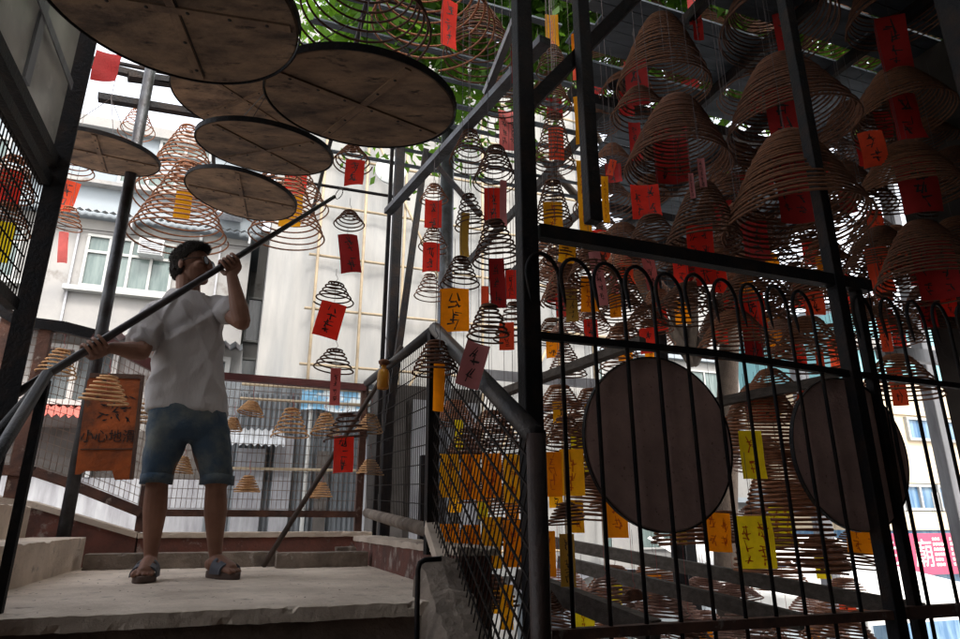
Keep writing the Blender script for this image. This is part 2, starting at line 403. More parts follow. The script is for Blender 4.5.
MB().tube([apex_t+Vector((.005,-.005,.006)), end_t], .030, 16).build('handrail', M_RAIL, df, True)
MB().bar(apex_b+Z*.0, end_b, .055, .05).build('bottom_rail', M_CONC, df)
m = MB()
NU = 54
for i in range(1, NU):
    t = i/NU*1.36-.18; h0_, h1_ = 0., 1.
    if t < .18: h0_ = max(0, (.18-t)/.36)
    if t > .82: h1_ = min(1, (1.18-t)/.36)
    if h1_-h0_ < .02: continue
    def PP(h, q=t): sx = min(1, max(0, q+(h-.5)*.36)); return apex_b.lerp(end_b, sx).lerp(apex_t.lerp(end_t, sx), h)
    m.bar(PP(h0_), PP(h1_), .0036, .0036)
for j in range(1, 12):
    t = j/12; m.bar(apex_b.lerp(apex_t, t), end_b.lerp(end_t, t), .006, .006)
m.build('mesh_panel', M_MESHB, df)
MB().tube([end_t+Z*.008, (end_t.x, end_t.y, -1.2)], .026, 14).build('end_post', M_ENDPOST, df, True)
# left handrail of the lower flight (near the camera)
h0 = at(47, 374, 2.0); h1 = at(-60, 548, 1.45)
h2 = at(40, 392, 1.97); h3 = at(-46, 520, 1.5)
lh = thing('stair_handrail', 'pair of worn grey handrail pipes sloping down at the left edge', 'handrail', (h0.x, h0.y, -.4))
MB().tube([h0, h1], .017, 12).build('upper_pipe', M_RAIL, lh, True)
MB().tube([at(40, 384, 2.04), at(-60, 500, 1.5)], .014, 12).build('lower_pipe', M_BLACK, lh, True)
MB().bar(h0-Z*.02, (h0.x, h0.y, LZ-.02), .026, .026).build('post', M_BLACK, lh)

# ------------------------------------------------------------------ posts, beams, roof
def post(name, label, p, z0, z1, w, m, cat='post', round_=False, group=None, n=14):
    t = MB()
    if round_: t.tube([(p.x, p.y, z0), (p.x, p.y, z1)], w/2, n)
    else: t.box(((p.x), (p.y), (z0+z1)/2), GA*w/2, GB*w/2, Z*(z1-z0)/2)
    o = t.build(name, m, None, round_)
    if not round_: bv = o.modifiers.new('bevel', 'BEVEL'); bv.width = w*.09; bv.segments = 2
    return tag(o, label, cat, group)
def hz(px, Y): return Vector(((px-480)/F*CP*Y, Y, 0)) if False else Vector((Y*(px-480)/(F/CP), Y, 0))   # point under a pixel of the horizon
LP = hz(-22, 2.62)
b = thing('iron_post', 'thick black angle iron post standing left of the man', 'post', (LP.x, LP.y, LZ))
MB().box((LP.x, LP.y, 1.3), GA*.042, GB*.006, Z*1.75).build('flange', M_BLACK, b)
MB().box(LP+GA*-.036+GB*.048+Z*1.3, GA*.006, GB*.042, Z*1.75).build('web', M_BLACK, b)
tp = hz(66, 3.92)
post('round_post', 'round dark grey pipe post with a pale highlight left of the man', tp, LZ+.15, 3.6, .075, M_STEEL, round_=True)
tag(MB().bar(at(98, 97, 3.85), at(232, 119, 4.25), .06, .05).build('cross_beam', M_BLACK), 'short dark beam crossing the round pipe post under the bright sky', 'beam')
tag(MB().bar(at(84, 62, 3.95), at(208, 92, 4.4), .05, .05).build('cross_beam', M_BLACK), 'higher dark beam silhouetted in the white sky beside the pipe post', 'beam')
tag(MB().bar(at(128, 76, 4.1), at(215, 88, 4.45), .09, .05).build('cross_beam', M_BLACK), 'thin dark beam between the two sky gaps at upper left', 'beam')
# left beam with the near mesh panel
bt = at(58, 163, 2.62); bdir = -GB
near = bt+bdir*2.2
tag(MB().bar(bt+GA*-.03, near+GA*-.03, .07, .06).bar(bt+GA*-.03-Z*.10, near+GA*-.03-Z*.10, .05, .05).build('double_beam', M_BLACK), 'pair of black steel beams slanting to the upper left corner', 'beam')
mp_ = thing('near_mesh_panel', 'black mesh panel at the far left edge with coils behind it', 'fence', (LP.x, LP.y, .7))
p0 = Vector((bt.x, bt.y, .88))-GA*.03+bdir*.05; p1 = p0+bdir*1.6
tt0 = bt-GA*.03+bdir*.05-Z*.14; tt1 = tt0+bdir*1.6
wiregrid(MB(), p0, p1, tt1, tt0, 48, 8, .0045).build('wire_mesh', M_MESHB, mp_)
MB().bar(p0, p1, .04, .05).build('bottom_rail', M_BLACK, mp_)
# sheet above the beam, a building's reflection put into its tones and strips
s0 = bt-GA*.02+Z*.06; 
sh = thing('reflection_panel', 'grey translucent sheet with painted pale reflection and grid strips in the upper left corner', 'panel', s0)
w_ = bdir*1.6
MB().box(s0+w_*.5+bdir*.05+Z*.55, w_*.5, GA*.004, Z*.55).build('sheet', M_ACRYL, sh)
for k in (.30, .75): MB().box(s0+bdir*.05+w_*k+Z*.55+GA*.012, bdir*.03, GA*.006, Z*.55).build('cross_strip', M_GREYM, sh)  # darker strips added to imitate the grid reflected in the sheet
for k in (.30, .72): MB().box(s0+bdir*.05+w_*.5+Z*1.1*k+GA*.021, w_*.5, GA*.003, Z*.022).build('cross_strip', M_GREYM, sh)  # level strips of the same imitated reflection

# the main posts of the gate
GPO = Vector((.185, 2.4, 0))
def G(s, n=0, z=0): return GPO+GA*s+GB*n+Z*z
def gz(px, py):    # height on the gate plane under a pixel
    u = (px-480)/F; v = (319.5-py)/F; d = Vector((u, CP-v*SP, SP+v*CP)); nrm = GB
    k = GPO.dot(nrm)/d.dot(nrm); p = d*k; return p
p = gz(529, 330)
post('gate_post', 'thick black square post in the centre of the picture, left end of the gate', p, -1.9, 4.2, .075, M_BLACK)
p = gz(592, 200)
post('hanging_post', 'black post coming down from the roof to the gate beam', p-GB*.0, p.z-.11, 4.2, .062, M_BLACK)
gate = thing('iron_gate', 'black iron bar gate with spiked hoop tops across the stair well', 'gate', G(0,0,-1.2))
tb0, tb1 = gz(538, 232), gz(868, 287)
MB().bar(tb0, tb1, .05, .06).build('top_beam', M_BLACK, gate)
ml0, ml1, ml2 = gz(538, 336), gz(715, 354), gz(848, 374)
MB().bar(ml0, ml1, .03, .03).bar(ml1, ml2, .03, .03).build('middle_rail', M_BLACK, gate)
bl0, bl1 = gz(538, 636), gz(905, 614)
MB().bar(bl0, bl1, .04, .035).build('bottom_rail', M_RUSTY, gate)
def hoop_bar(s, ztop, zlow, wid, lean, parent):
    base = G(s, 0, 0); pts = [base+Z*zlow, base+Z*(ztop-wid*.5)]
    for k in range(1, 15):
        th = math.pi*k/14*1.08
        x = -wid*.5*(1-math.cos(th)); z = wid*.5*math.sin(th)*1.15
        pts.append(base+Z*(ztop-wid*.5+z)+GA*x+GB*lean*(1-math.cos(th))*.5)
    e = pts[-1]; d = Vector((0,0,-1))+GA*.16
    pts += [e+d*.035, e+d*.075, e+d*.10]
    rad = [.0085]*(len(pts)-3)+[.008, .0055, .0012]
    MB().tube(pts, rad, 8).build('bar', M_BLACK, parent, True)
zt0 = gz(548, 262).z; zt1 = gz(830, 300).z
for i in range(1, 11):
    s = .15*i; hoop_bar(s, zt0+(zt1-zt0)*s/1.6+rnd.uniform(-.008,.008), -1.0, .17, -.05, gate)
side = thing('side_railing', 'black iron railing with spiked hoops continuing right of the gate post', 'fence', G(1.95, 0, -1.2))
for i in range(7):
    s = 1.90+.185*i; hoop_bar(s, zt1+.02+.008*i, -1.0, .19, -.05, side)
MB().bar(gz(850, 374), G(3.4, 0, gz(960, 388).z), .028, .028).build('middle_rail', M_BLACK, side)
MB().bar(gz(905, 613), G(3.4, 0, bl1.z), .04, .05).build('bottom_rail', M_RUSTY, side)
lp = gz(842, 320)
post('latch_post', 'tall black post left of the second round tray, running up to the roof', lp, -1.9, 4.2, .062, M_BLACK)
l2 = gz(872, 360)
post('short_post', 'shorter black post where the gate beam ends on the right', l2+GB*.02, -1.9, tb1.z+.03, .045, M_BLACK)
tag(MB().tube([gz(868,287), G(1.76,.0,-1.9)], .004, 6).build('gate_rod', M_BLACK), 'thin rod beside the shorter gate post', 'rod')
cp = hz(1105, 2.9)
post('corner_post', 'wide black pillar filling the upper right corner', at(983, 60, 2.3), .5, 4.2, .17, M_BLACK)
# poles in the middle behind the fence
for px, w, Y, lab, rd in ((384, .085, 5.4, 'thick dark pole standing behind the fence peak', False), (374.5, .035, 5.6, 'thin dark pole just left of the thick pole behind the fence', False)):
    post('steel_pole', lab, hz(px, Y), GZ, 4.6, w, M_BLACK, 'pole', rd)
tag(MB().bar(at(426, 150, 5.6), at(386, 440, 5.0), .055, .05).build('leaning_pole', M_BLACK), 'dark pole leaning beside the thick pole behind the fence', 'pole')
post('grey_column', 'grey round column between the hanging coils right of the poles', hz(441, 6.5), GZ, 4.6, .16, M_STEEL, 'column', True)
post('dark_column', 'dark column seen through the mesh panel at the fence', hz(424, 5.6), GZ, .55, .09, M_BLACK, 'column')
tag(MB().bar(at(388, 212, 5.2), at(545, 40, 3.0), .075, .05).build('diagonal_strut', M_STEEL), 'light grey diagonal strut rising from the pole towards the roof', 'strut')
tag(MB().bar(at(486, 94, 3.6), at(520, 8, 3.2), .045, .045).build('diagonal_strut', M_GREYM), 'second grey strut left of the centre post near the leaves', 'strut')
tag(MB().bar(at(530, 104, 2.5), at(660, -28, 2.75), .07, .06).build('diagonal_strut', M_BLACK), 'black diagonal brace crossing between the two central posts', 'strut')
tag(MB().bar(at(428, 155, 5.6), at(480, 215, 5.2), .045, .045).build('diagonal_strut', M_BLACK), 'short dark brace by the grey column', 'strut')
tag(MB().bar(at(500, 394, 4.4), at(643, 341, 3.6), .075, .05).build('diagonal_strut', M_BEAM), 'grey strut slanting up behind the gate bars left of the round tray', 'strut')
tag(MB().bar(at(690, 408, 3.7), at(838, 378, 3.4), .06, .05).build('diagonal_strut', M_BEAM), 'grey strut behind the gate bars between the two round trays', 'strut')
tag(MB().bar(at(480, 374, 7), at(640, 388, 7.5), .09, .1).build('rear_rail', M_GREYM), 'dark horizontal rail crossing behind the centre post', 'rail')
tag(MB().bar(at(540, 410, 5.2), at(640, 396, 4.6), .04, .05).build('diagonal_strut', M_GREYM), 'thin lower strut behind the left gate bars', 'strut')
BT = [((545,541,6.2),(925,612,4.2),.095,'long old timber beam sloping down under the round trays'),
      ((560,562,5.4),(802,622,4.0),.09,'middle old timber beam below the gate trays'),
      ((520,578,4.0),(656,632,3.2),.10,'thick near timber beam at the lower left of the gate')]
for p, q, w, lab in BT:
    tag(MB().bar(at(*p), at(*q), w*.7, w).build('timber_beam', M_BEAM), lab, 'beam')
post('far_column', 'grey column seen between gate bars under the second yellow tags', hz(822, 8), GZ, 2.2, .16, M_GREYM, 'column')
post('far_column', 'dark steel column rising before the turquoise building at the right edge', hz(958, 7.0), GZ, 4.2, .13, M_GREYM, 'column')
post('far_column', 'dark column below the first round tray', hz(683, 7), GZ, .3, .16, M_BLACK, 'column')
post('far_column', 'slim bluish column behind the hoops right of the first tray', hz(676, 5.5), -.5, 2.2, .09, M_STEEL, 'column')
tag(MB().bar(at(880, 352, 5.6), at(1010, 366, 6.4), .09, .12).build('far_beam', M_GREYM), 'dark far beam crossing before the turquoise wall', 'beam')

# slatted roof with rafters
roof = thing('slatted_roof', 'dark grey slatted plank roof with bright gaps over the hanging coils', 'roof', W(3, 2, 4.3))
RZ = 4.35
m1 = MB(); b_ = -5.0
while b_ < 7.6:
    wv = rnd.uniform(.11, .17); a0 = rnd.uniform(1.8, 2.05)+max(0, b_-2)*.75 if b_ > .0 else -6  # rows over the camera are an unseen extension added to darken the space
    g = rnd.choice([.004,.008,.03,.006])
    x0 = a0
    while x0 < 7:
        x1 = min(7, x0+rnd.uniform(2.2, 3.8))
        if rnd.random() > .05 or b_ < 1: m1.abox(x0, x1-.012, b_, b_+wv, RZ+rnd.uniform(0,.012), RZ+.03)
        x0 = x1
    b_ += wv+g
b_ = .3
while b_ < 5.2:
    m1.abox(-.5+rnd.uniform(-.1,.1), 1.75+max(0, b_-2)*.7, b_, b_+rnd.uniform(.05,.09), RZ+.01, RZ+.03); b_ += rnd.uniform(.30,.42)
m1.build('slats', M_PLANK, roof)
for a in (2.7, 3.6, 4.5, 5.4, 6.3, 6.93): 
    MB().abox(a, a+.06, -5, 7.6, RZ-.12, RZ-.003).build('rafter', M_BLACK, roof)
for bb in (.3, 2.6, 4.6, 6.8): MB().abox(1.7+max(0, bb-2)*.75, 7, bb, bb+.07, RZ-.24, RZ-.123).build('purlin', M_BLACK, roof)
struct(MB().abox(-7, 9, -3.2, -3.0, GZ, RZ).build('unseen_shade_wall', M_SHADEWALL))  # unseen wall added behind the camera to keep the near side dark
struct(MB().abox(5.2, 5.4, -3, 1.6, GZ, RZ).build('added_shade_side_wall', M_SHADEWALL))  # side wall added to the enclosure that darkens the near space
# hanging rails above the landing
for a, b0_, lab in ((-1.2, 1.3, 'left overhead pole carrying trays above the landing'), (-.1, 1.0, 'right overhead pole carrying trays above the landing')):
    tag(MB().tube([W(a, -1.5, 3.55), W(a, 5.2, 3.62)], .02, 8).build('hanging_rail', M_BLACK), lab, 'pole')
for k, bb in enumerate((.3, 1.5, 2.9, 4.4)):
    tag(MB().tube([W(-2.6, bb, 3.60), W(.95, bb, 3.64)], .018, 8).build('hanging_rail', M_BLACK), ['nearest','second','third','farthest'][k]+' crosswise overhead pole carrying coils above the landing', 'pole')

# tree beyond the roof
tree = thing('leafy_tree', 'leafy tree whose sunlit green leaves show through the roof gaps', 'tree', (4.6, 13, GZ))
tk = MB()
tk.tube([(4.6,13,GZ),(4.7,12.9,0),(4.9,12.3,3),(4.6,10,6)], [.28,.24,.19,.14], 10)
for q in ((1.2,8,6.6),(-.6,7.2,6.2),(3,7,7),(6,8.5,7),(5.5,6,6.5),(2,10,8)):
    tk.tube([(4.2,12.3,3),Vector((4.2,12.3,3)).lerp(Vector(q),.5)+Z*.5,q], [.12,.07,.02], 7)
tk.build('trunk', M_BARK, tree, True)
nl = 62000; rs = np.random.RandomState(3)
cl = []
for _ in range(240):
    x = rs.uniform(-1.7, 6.5); y = rs.uniform(3.9, 7.6); z = rs.uniform(5.3, 7.2)
    cl.append((x, y, z, rs.uniform(.35,.95)))
idx = rs.randint(0, len(cl), nl)
C = np.array([cl[i][:3] for i in idx]) + rs.normal(0, .55, (nl,3))*np.array([[cl[i][3]]*3 for i in idx])
d1 = rs.normal(0,1,(nl,3)); d1 /= np.linalg.norm(d1,axis=1)[:,None]
d2 = np.cross(d1, rs.normal(0,1,(nl,3))); d2 /= np.linalg.norm(d2,axis=1)[:,None]
Ls = rs.uniform(.05,.115,(nl,1)); Ws = Ls*rs.uniform(.35,.5,(nl,1))
V = np.stack([C-d1*Ls, C+d2*Ws, C+d1*Ls, C-d2*Ws], 1).reshape(-1,3)
me = bpy.data.meshes.new('leaves'); off = np.array([4.6,13,GZ]); V = V-off
me.vertices.add(len(V)); me.vertices.foreach_set('co', V.ravel()); me.loops.add(nl*4); me.loops.foreach_set('vertex_index', np.arange(nl*4))
me.polygons.add(nl); me.polygons.foreach_set('loop_start', np.arange(0,nl*4,4)); me.polygons.foreach_set('loop_total', np.full(nl,4)); me.update()
link('crown', me, M_LEAF, tree)

# ------------------------------------------------------------------ trays (round ash catchers)
def tray(label, c, r, tilt=(0,0), rz=0, hang=None, group='round trays hanging over the landing'):
    c = Vector(c); t = thing('ash_tray', label, 'tray', c, 0, group)
    rot = Matrix.Rotation(rz, 3, 'Z'); tl = Matrix.Rotation(tilt[0], 3, 'X') @ Matrix.Rotation(tilt[1], 3, 'Y')
    ax, ay, az = tl @ rot @ X, tl @ rot @ Yv, tl @ Z
    MB().disc(c, r, .018, ax, ay, az).build('board', M_TRAY, t)
    rim = MB(); n = 64
    vs = []; fs = []
    for k in range(n):
        th = 2*math.pi*k/n; d = ax*math.cos(th)+ay*math.sin(th)
        for rr, zz in ((r+.002, -.011), (r+.006, -.011), (r+.006, .016), (r+.002, .016)): vs.append(c+d*rr+az*zz)
    for k in range(n):
        for q in range(4): fs.append((k*4+q, ((k+1) % n)*4+q, ((k+1) % n)*4+(q+1) % 4, k*4+(q+1) % 4))
    rim.add(vs, fs).build('rim', M_BLACK, t)
    s1 = MB().box(c-az*.0125, ax*(r*.94), ay*.014, az*.0035); s1.build('cross_strip', M_SEAM, t)
    s2 = MB().box(c+ay*r*.49-az*.0120, ax*.013, ay*r*.455, az*.003).box(c-ay*r*.49-az*.0120, ax*.013, ay*r*.455, az*.003); s2.build('cross_strip', M_SEAM, t)
    sl = MB().box(c+ay*.018-az*.0095, ax*(r*.95), ay*.0018, az*.0012); sl.box(c+ax*.017-az*.0096+ay*r*.3, ax*.0016, ay*r*.6, az*.0012); sl.build('seam', M_BOLT, t)
    nb = MB()
    for k in (-.8,-.5,-.2,.12,.45,.75): MB().blob(c+ax*r*k-az*.0165, .006, .006, .0035, nu=8, nv=5).build('nail', M_BOLT, t)
    for k in (-.7,-.35,.4,.8): MB().blob(c+ay*r*k-az*.0155, .006, .006, .0035, nu=8, nv=5).build('nail', M_BOLT, t)
    top = c+Z*.42; wv = MB()
    for k in range(3):
        th = 2*math.pi*k/3+rz+.4; wv.tube([c+(ax*math.cos(th)+ay*math.sin(th))*r*.96, top], .0022, 5)
    hz_ = hang or 3.55
    wv.tube([top, (top.x, top.y, hz_)], .0022, 5)
    wv.build('hanger_wires', M_HOOK, t)
def tray_px(label, px, py, rx, r=.35, **k):
    d = r*F/rx; u = (px-480)/F; v = (319.5-py)/F
    tray(label, Vector((u, CP-v*SP, SP+v*CP))*d, r, **k)
tray_px('large brown round tray with a nailed wooden cross, right one of the two biggest', 362, 103, 93, tilt=(R_(7),R_(3)), rz=R_(38))
tray_px('very large dark round tray at the top left corner of the trays', 173, 6, 122, tilt=(R_(3),R_(3)), rz=R_(10))
tray_px('lighter brown round tray partly hidden between the two largest trays', 243, 98, 66, r=.42, tilt=(R_(2),R_(1)), rz=R_(60), hang=3.6)
tray_px('brown round tray just below the lighter one, over the pole tip', 266, 149, 65, tilt=(R_(9),R_(4)), rz=R_(62))
tray_px('lowest round tray beside the big brown cones, just above the pole', 242, 195, 53, tilt=(R_(0),R_(6)), rz=R_(15))
tray_px('far left round tray with reddish underside behind the round post', 100, 153, 54, tilt=(R_(7),R_(4)), rz=R_(25))
def gate_tray(label, px, py, r, rz):
    c = gz(px, py)+GB*.032
    k = (c.y)/ (c.y); t = thing('ash_tray', label, 'tray', c, 0, 'round trays leaning behind the gate bars')
    MB().disc(c, r, .02, GA, Z, GB, 72).build('board', M_TRAYD, t)
    m = MB(); vs=[]; fs=[]; n=72
    for q in range(n):
        th = 2*math.pi*q/n; d = GA*math.cos(th)+Z*math.sin(th)
        for rr, zz in ((r+.001,-.011),(r+.004,-.011),(r+.004,.011),(r+.001,.011)): vs.append(c+d*rr+GB*zz)
    for q in range(n):
        for j in range(4): fs.append((q*4+j, ((q+1)%n)*4+j, ((q+1)%n)*4+(j+1)%4, q*4+(j+1)%4))
    m.add(vs, fs).build('rim', M_BLACK, t)
gate_tray('dark rusty round tray behind the gate bars, left and larger one', 665, 441, .35, 0)
gate_tray('dark rusty round tray behind the gate posts, right one', 857, 452, .345, 0)

# ------------------------------------------------------------------ incense coils and paper tags
def spiral_mesh(Rr, H, p, turns, tr, seed, r0=.08):
    rs = np.random.RandomState(seed); seg = 40 if Rr > .2 else 28
    n = int(turns*seg); s = np.linspace(0, 1, n+1)
    th = 2*np.pi*turns*s*rs.choice([-1,1])+rs.uniform(0,6.28)
    r = Rr*(r0+(1-r0)*s)
    flat = .12 if p > .84 else (.30 if Rr < .2 else .20)
    q = np.clip((s-flat)/(1-flat), 0, 1)
    z = -H*(.90*q**(1.0 if p > .84 else (1.05 if Rr < .2 else 1.30))+.10*s)
    z += (.010*H+.003)*np.sin(th+rs.uniform(0,6))*s + .005*H*np.sin(2.3*th+1)*s
    r *= 1+.012*np.sin(1.7*th+rs.uniform(0,6))+.008*np.sin(.37*th)
    ex = rs.uniform(.96,1.04)
    ct, st_ = np.cos(th), np.sin(th)
    P = np.stack([r*ct*ex, r*st_/ex, z], 1)
    T = np.gradient(P, axis=0); T /= np.linalg.norm(T, axis=1)[:,None]
    rad = np.stack([ct, st_, 0*ct], 1); B = np.cross(T, rad); B /= np.linalg.norm(B, axis=1)[:,None]; N = np.cross(B, T)
    k = 5; a = np.arange(k)*2*np.pi/k
    trr = tr*(1+.12*np.sin(3.1*th+2)*rs.uniform(.3,1))
    V = P[:,None,:] + trr[:,None,None]*(N[:,None,:]*np.cos(a)[None,:,None]+B[:,None,:]*np.sin(a)[None,:,None])
    V = V.reshape(-1,3); i = np.arange(n)[:,None]*k; j = np.arange(k)[None,:]; j2 = (j+1)%k
    Fq = np.stack([i+j, i+j2, i+k+j2, i+k+j], -1).reshape(-1,4)
    me = bpy.data.meshes.new('spiral')
    me.vertices.add(len(V)); me.vertices.foreach_set('co', V.ravel())
    me.loops.add(Fq.size); me.loops.foreach_set('vertex_index', Fq.ravel())
    me.polygons.add(len(Fq)); me.polygons.foreach_set('loop_start', np.arange(0,Fq.size,4)); me.polygons.foreach_set('loop_total', np.full(len(Fq),4))
    me.polygons.foreach_set('use_smooth', np.ones(len(Fq),dtype=bool)); me.update(); return me
M_CROOFSHADE = mat('coil_brown_roof_shade', (.14,.054,.023), .85, (.07,.03,.015), 30, island=.3)  # coil brown darkened to paint in the shade under the roof
CM = dict(k=M_CROOFSHADE, b=M_CBROWN, d=M_CSHADE, t=M_CTAN, r=M_CROSE)
CD = dict(k='shade-deepened brown', b='reddish brown', d='shade-darkened brown', t='tan', r='pinkish brown')
seedc = [100]
def coil(bx, by, r, ty, Y=None, p=.8, turns=None, c='d', where='', hang=None, group=None, tilt=0, strings=False, size=None, tr=None):
    """bx,by,r: bottom ring in the photograph; ty: top; Y forward distance"""
    seedc[0] += 1
    if Y is None: Y = .36*F/r*.92
    top = at(bx, ty, Y); bot = at(bx, by, Y)
    Rr = r*mpp(bot); H = max(.03, top.z-bot.z)
    top.x = bot.x = (top.x+bot.x)/2 if abs(top.x-bot.x) < .2 else bot.x
    turns = turns or max(5, min(24, int((by-ty)/4.2)+3))
    tr = tr or min(.0074, max(.0036, Rr*.013+.0032))
    sz = size or ('large' if Rr > .27 else 'medium' if Rr > .14 else 'small')
    t = thing('incense_coil', f'{sz} {CD[c]} coil, {where}', 'incense coil', top, 0, group)
    me = spiral_mesh(Rr, H, p, turns, tr, seedc[0])
    o = link('spiral', me, CM[c], t)
    o.rotation_euler = (R_(rnd.uniform(-5,5)), R_(rnd.uniform(-5,5))+tilt, rnd.uniform(0,6))
    hz_ = hang if hang else (RZ-.2)
    hk = MB(); hr = .0016
    L = max(.03, hz_-top.z)
    hook = [top-Z*H*.25, top+Z*.012, top+Z*.03+X*.008, top+Z*.045, top+Z*.035-X*.010, top+Z*.03]
    hk.tube([top-Z*min(H*.6,.25), top+Z*.01], hr, 5)
    hk.tube([top+Z*.01, top+Z*.025+X*.012, top+Z*.042+X*.006, top+Z*.05, (top.x, top.y, top.z+max(.06, L))], hr, 5)
    hk.build('hanger', M_REDSTR if strings else M_HOOK, t)
    return t
nthw = ['first','second','third','fourth','fifth','sixth','seventh','eighth','ninth','tenth','eleventh','twelfth','thirteenth','fourteenth','fifteenth','sixteenth','seventeenth','eighteenth','nineteenth','twentieth','twenty-first','twenty-second','twenty-third','twenty-fourth','twenty-fifth','twenty-sixth','twenty-seventh','twenty-eighth','twenty-ninth','thirtieth']
def ptag(x0, x1, y0, y1, Y, c='red', label='', roll=0, yaw=None, ink='k', cols=1, group=None, cord=.3):
    p = at((x0+x1)/2, y0, Y); q = at((x0+x1)/2, y1, Y); k = mpp((p+q)/2)
    w = (x1-x0)*k; h = max(.02, p.z-q.z)
    az = math.atan2(p.x, p.y)*.3
    yaw = yaw if yaw is not None else R_(rnd.uniform(-22, 22))
    M = Matrix.Translation(p) @ Matrix.Rotation(-az+yaw, 4, 'Z') @ Matrix.Rotation(roll, 4, 'Y')
    w /= max(.4, math.cos(yaw))
    t = thing('prayer_tag', label, 'paper tag', p, 0, group)
    nx, ny = 4, 8; vs = []; fs = []; bend = rnd.uniform(-.18,.18)*w; bl = rnd.uniform(-.10,.10)*h; cu_ = rnd.uniform(-.22,.22)*w
    def surf(x, z, e=0):
        yy = bend*(1-(2*x/w)**2)+bl*math.sin((-z/h)*2.6)+.018*w*math.sin(9*z/h+3*x/w)+cu_*(max(0, -z/h-.55)/.45)**2*(x/w+.6)
        return M @ Vector((x, yy-e, z))
    for j in range(ny+1):
        for i in range(nx+1): vs.append(surf(-w/2+w*i/nx, -h*j/ny))
    for j in range(ny):
        for i in range(nx): a = j*(nx+1)+i; fs.append((a, a+nx+1, a+nx+2, a+1))
    MB().add(vs, fs).build('paper', M_TAG[c], t, True)
    if ink:
        m = MB(); rows = max(2, int(h/(w/ (cols+.3))*.85)); rows = min(rows, 6)
        for ci in range(cols):
            cx = (ci-(cols-1)/2)*w/(cols+.25); ch = h*.82/rows; cw = min(ch*.8, w/(cols+.6)*.8)
            for rr in range(rows):
                cz = -h*.09-ch*(rr+.5)
                for s in range(rnd.randint(6,8)):
                    hor = s % 2 == 0
                    ax_ = cx+rnd.uniform(-.28,.28)*cw; az_ = cz+rnd.uniform(-.36,.36)*ch
                    L = (cw if hor else ch)*rnd.uniform(.14,.34); th = cw*rnd.uniform(.045,.08)
                    an = R_(rnd.uniform(-12,12)) if hor else R_(90+rnd.uniform(-28,28))
                    dx, dz = math.cos(an)*L, math.sin(an)*L; ex, ez = -math.sin(an)*th, math.cos(an)*th
                    qd = []
                    for (sx, sz) in ((-1,-1),(1,-.5),(1,.5),(-1,1)):
                        X_ = max(-w*.48, min(w*.48, ax_+dx*sx+ex*sz)); Z_ = max(-h*.98, min(-h*.02, az_+dz*sx+ez*sz))
                        qd.append(surf(X_, Z_, .0015))
                    m.add(qd, [(0,1,2,3)])
        m.build('writing', M_INKR if ink == 'r' else M_INK, t)
    MB().tube([p, p+Z*cord], .0014, 5).build('cord', M_HOOK, t)
    return t

# --- left side, in the light
GL = 'coils hanging left of the man'
coil(74, 172, 20, 150, 4.3, c='b', where='upper one right of the thick left post', hang=3.6, group=GL)
ptag(60, 80, 181, 212, 4.3, 'scarlet', 'bright scarlet tag between the two coils right of the thick left post', yaw=.2, roll=.12)
coil(69, 228, 16, 208, 4.3, p=.6, c='b', where='lower one right of the thick left post', hang=2.6, group=GL)
ptag(60, 68, 232, 263, 4.3, 'rose', 'long narrow rose tag under the lower coil by the thick left post', roll=-.12, ink=None)
coil(62, 118, 10, 82, 5.0, c='b', where='half hidden behind the grey sheet', hang=3.7)
coil(137, 134, 17, 110, 6.0, c='b', where='small one crossed by the round post against white wall', hang=3.9)
coil(183, 205, 45, 128, 5.4, p=.95, turns=16, c='b', where='rear of the two big cones above the man', hang=3.62, group='big brown cones above the man')
coil(181, 240, 46, 163, 4.9, p=.92, turns=16, c='b', where='front big cone just over the man\'s head', hang=3.62, group='big brown cones above the man')
ptag(177, 193, 190, 218, 4.9, 'amber', 'amber tag inside the front big cone over the man\'s head', yaw=0, ink=None)
coil(285, 211, 44, 150, 5.6, p=.95, turns=15, c='b', where='rear cone crossed by the pole tip', hang=3.62, group='big brown cones above the man')
coil(290, 238, 37, 176, 5.0, p=.9, turns=14, c='b', where='front cone just under the pole tip', hang=3.62, group='big brown cones above the man')
ptag(286, 308, 168, 193, 5.5, 'red', 'red tag inside the rear cone at the pole tip', yaw=0, ink=None)
ptag(281, 303, 194, 226, 5.0, 'amber', 'amber tag inside the front cone under the pole tip', yaw=0, ink=None)
coil(12, 196, 25, 158, 3.2, c='b', where='upper one behind the far left mesh', hang=3.2)
ptag(2, 23, 170, 206, 3.2, 'red', 'red tag behind the far left mesh', yaw=0)
coil(8, 232, 22, 205, 3.2, c='b', where='lower one behind the far left mesh', hang=1.9)
ptag(-6, 15, 222, 262, 3.2, 'yellow', 'yellow tag behind the far left mesh', yaw=0, ink=None)
ptag(98, 121, 52, 82, 3.2, 'crimson', 'dark red tag in front of the sky gap at upper left', yaw=.1, ink=None, cord=.3)
# --- single chain left of the poles
CHW = 'of the chain left of the dark poles'; ch = [(352,165,20,148),(349,226,16,212),(335,303,20,283),(335,371,20,350),(346,440,22,414)]
tz = [None, .40, .34, .28, .24]
for i, (bx, by, r, ty) in enumerate(ch):
    coil(bx, by, r, ty, 3.65, p=.62, turns=7, c='b' if i < 1 else 'd', where=nthw[i]+' from top '+CHW, hang=3.4 if i == 0 else at(bx, ty-14, 3.65).z, group='coils '+CHW)
for i, (x0, x1, y0, y1, c, rl, yw) in enumerate([(346,365,160,187,'red',0,0),(338,357,235,274,'crimson',.14,.3),(322,347,303,338,'red',-.2,.15),(331,341,368,405,'rose',.03,.2),(334,354,436,473,'red',.04,0)]):
    ptag(x0, x1, y0, y1, 3.64, c, f'{c} tag under the {nthw[i]} coil {CHW}', roll=-rl if rl > 0 else -rl, yaw=yw, cord=.05)
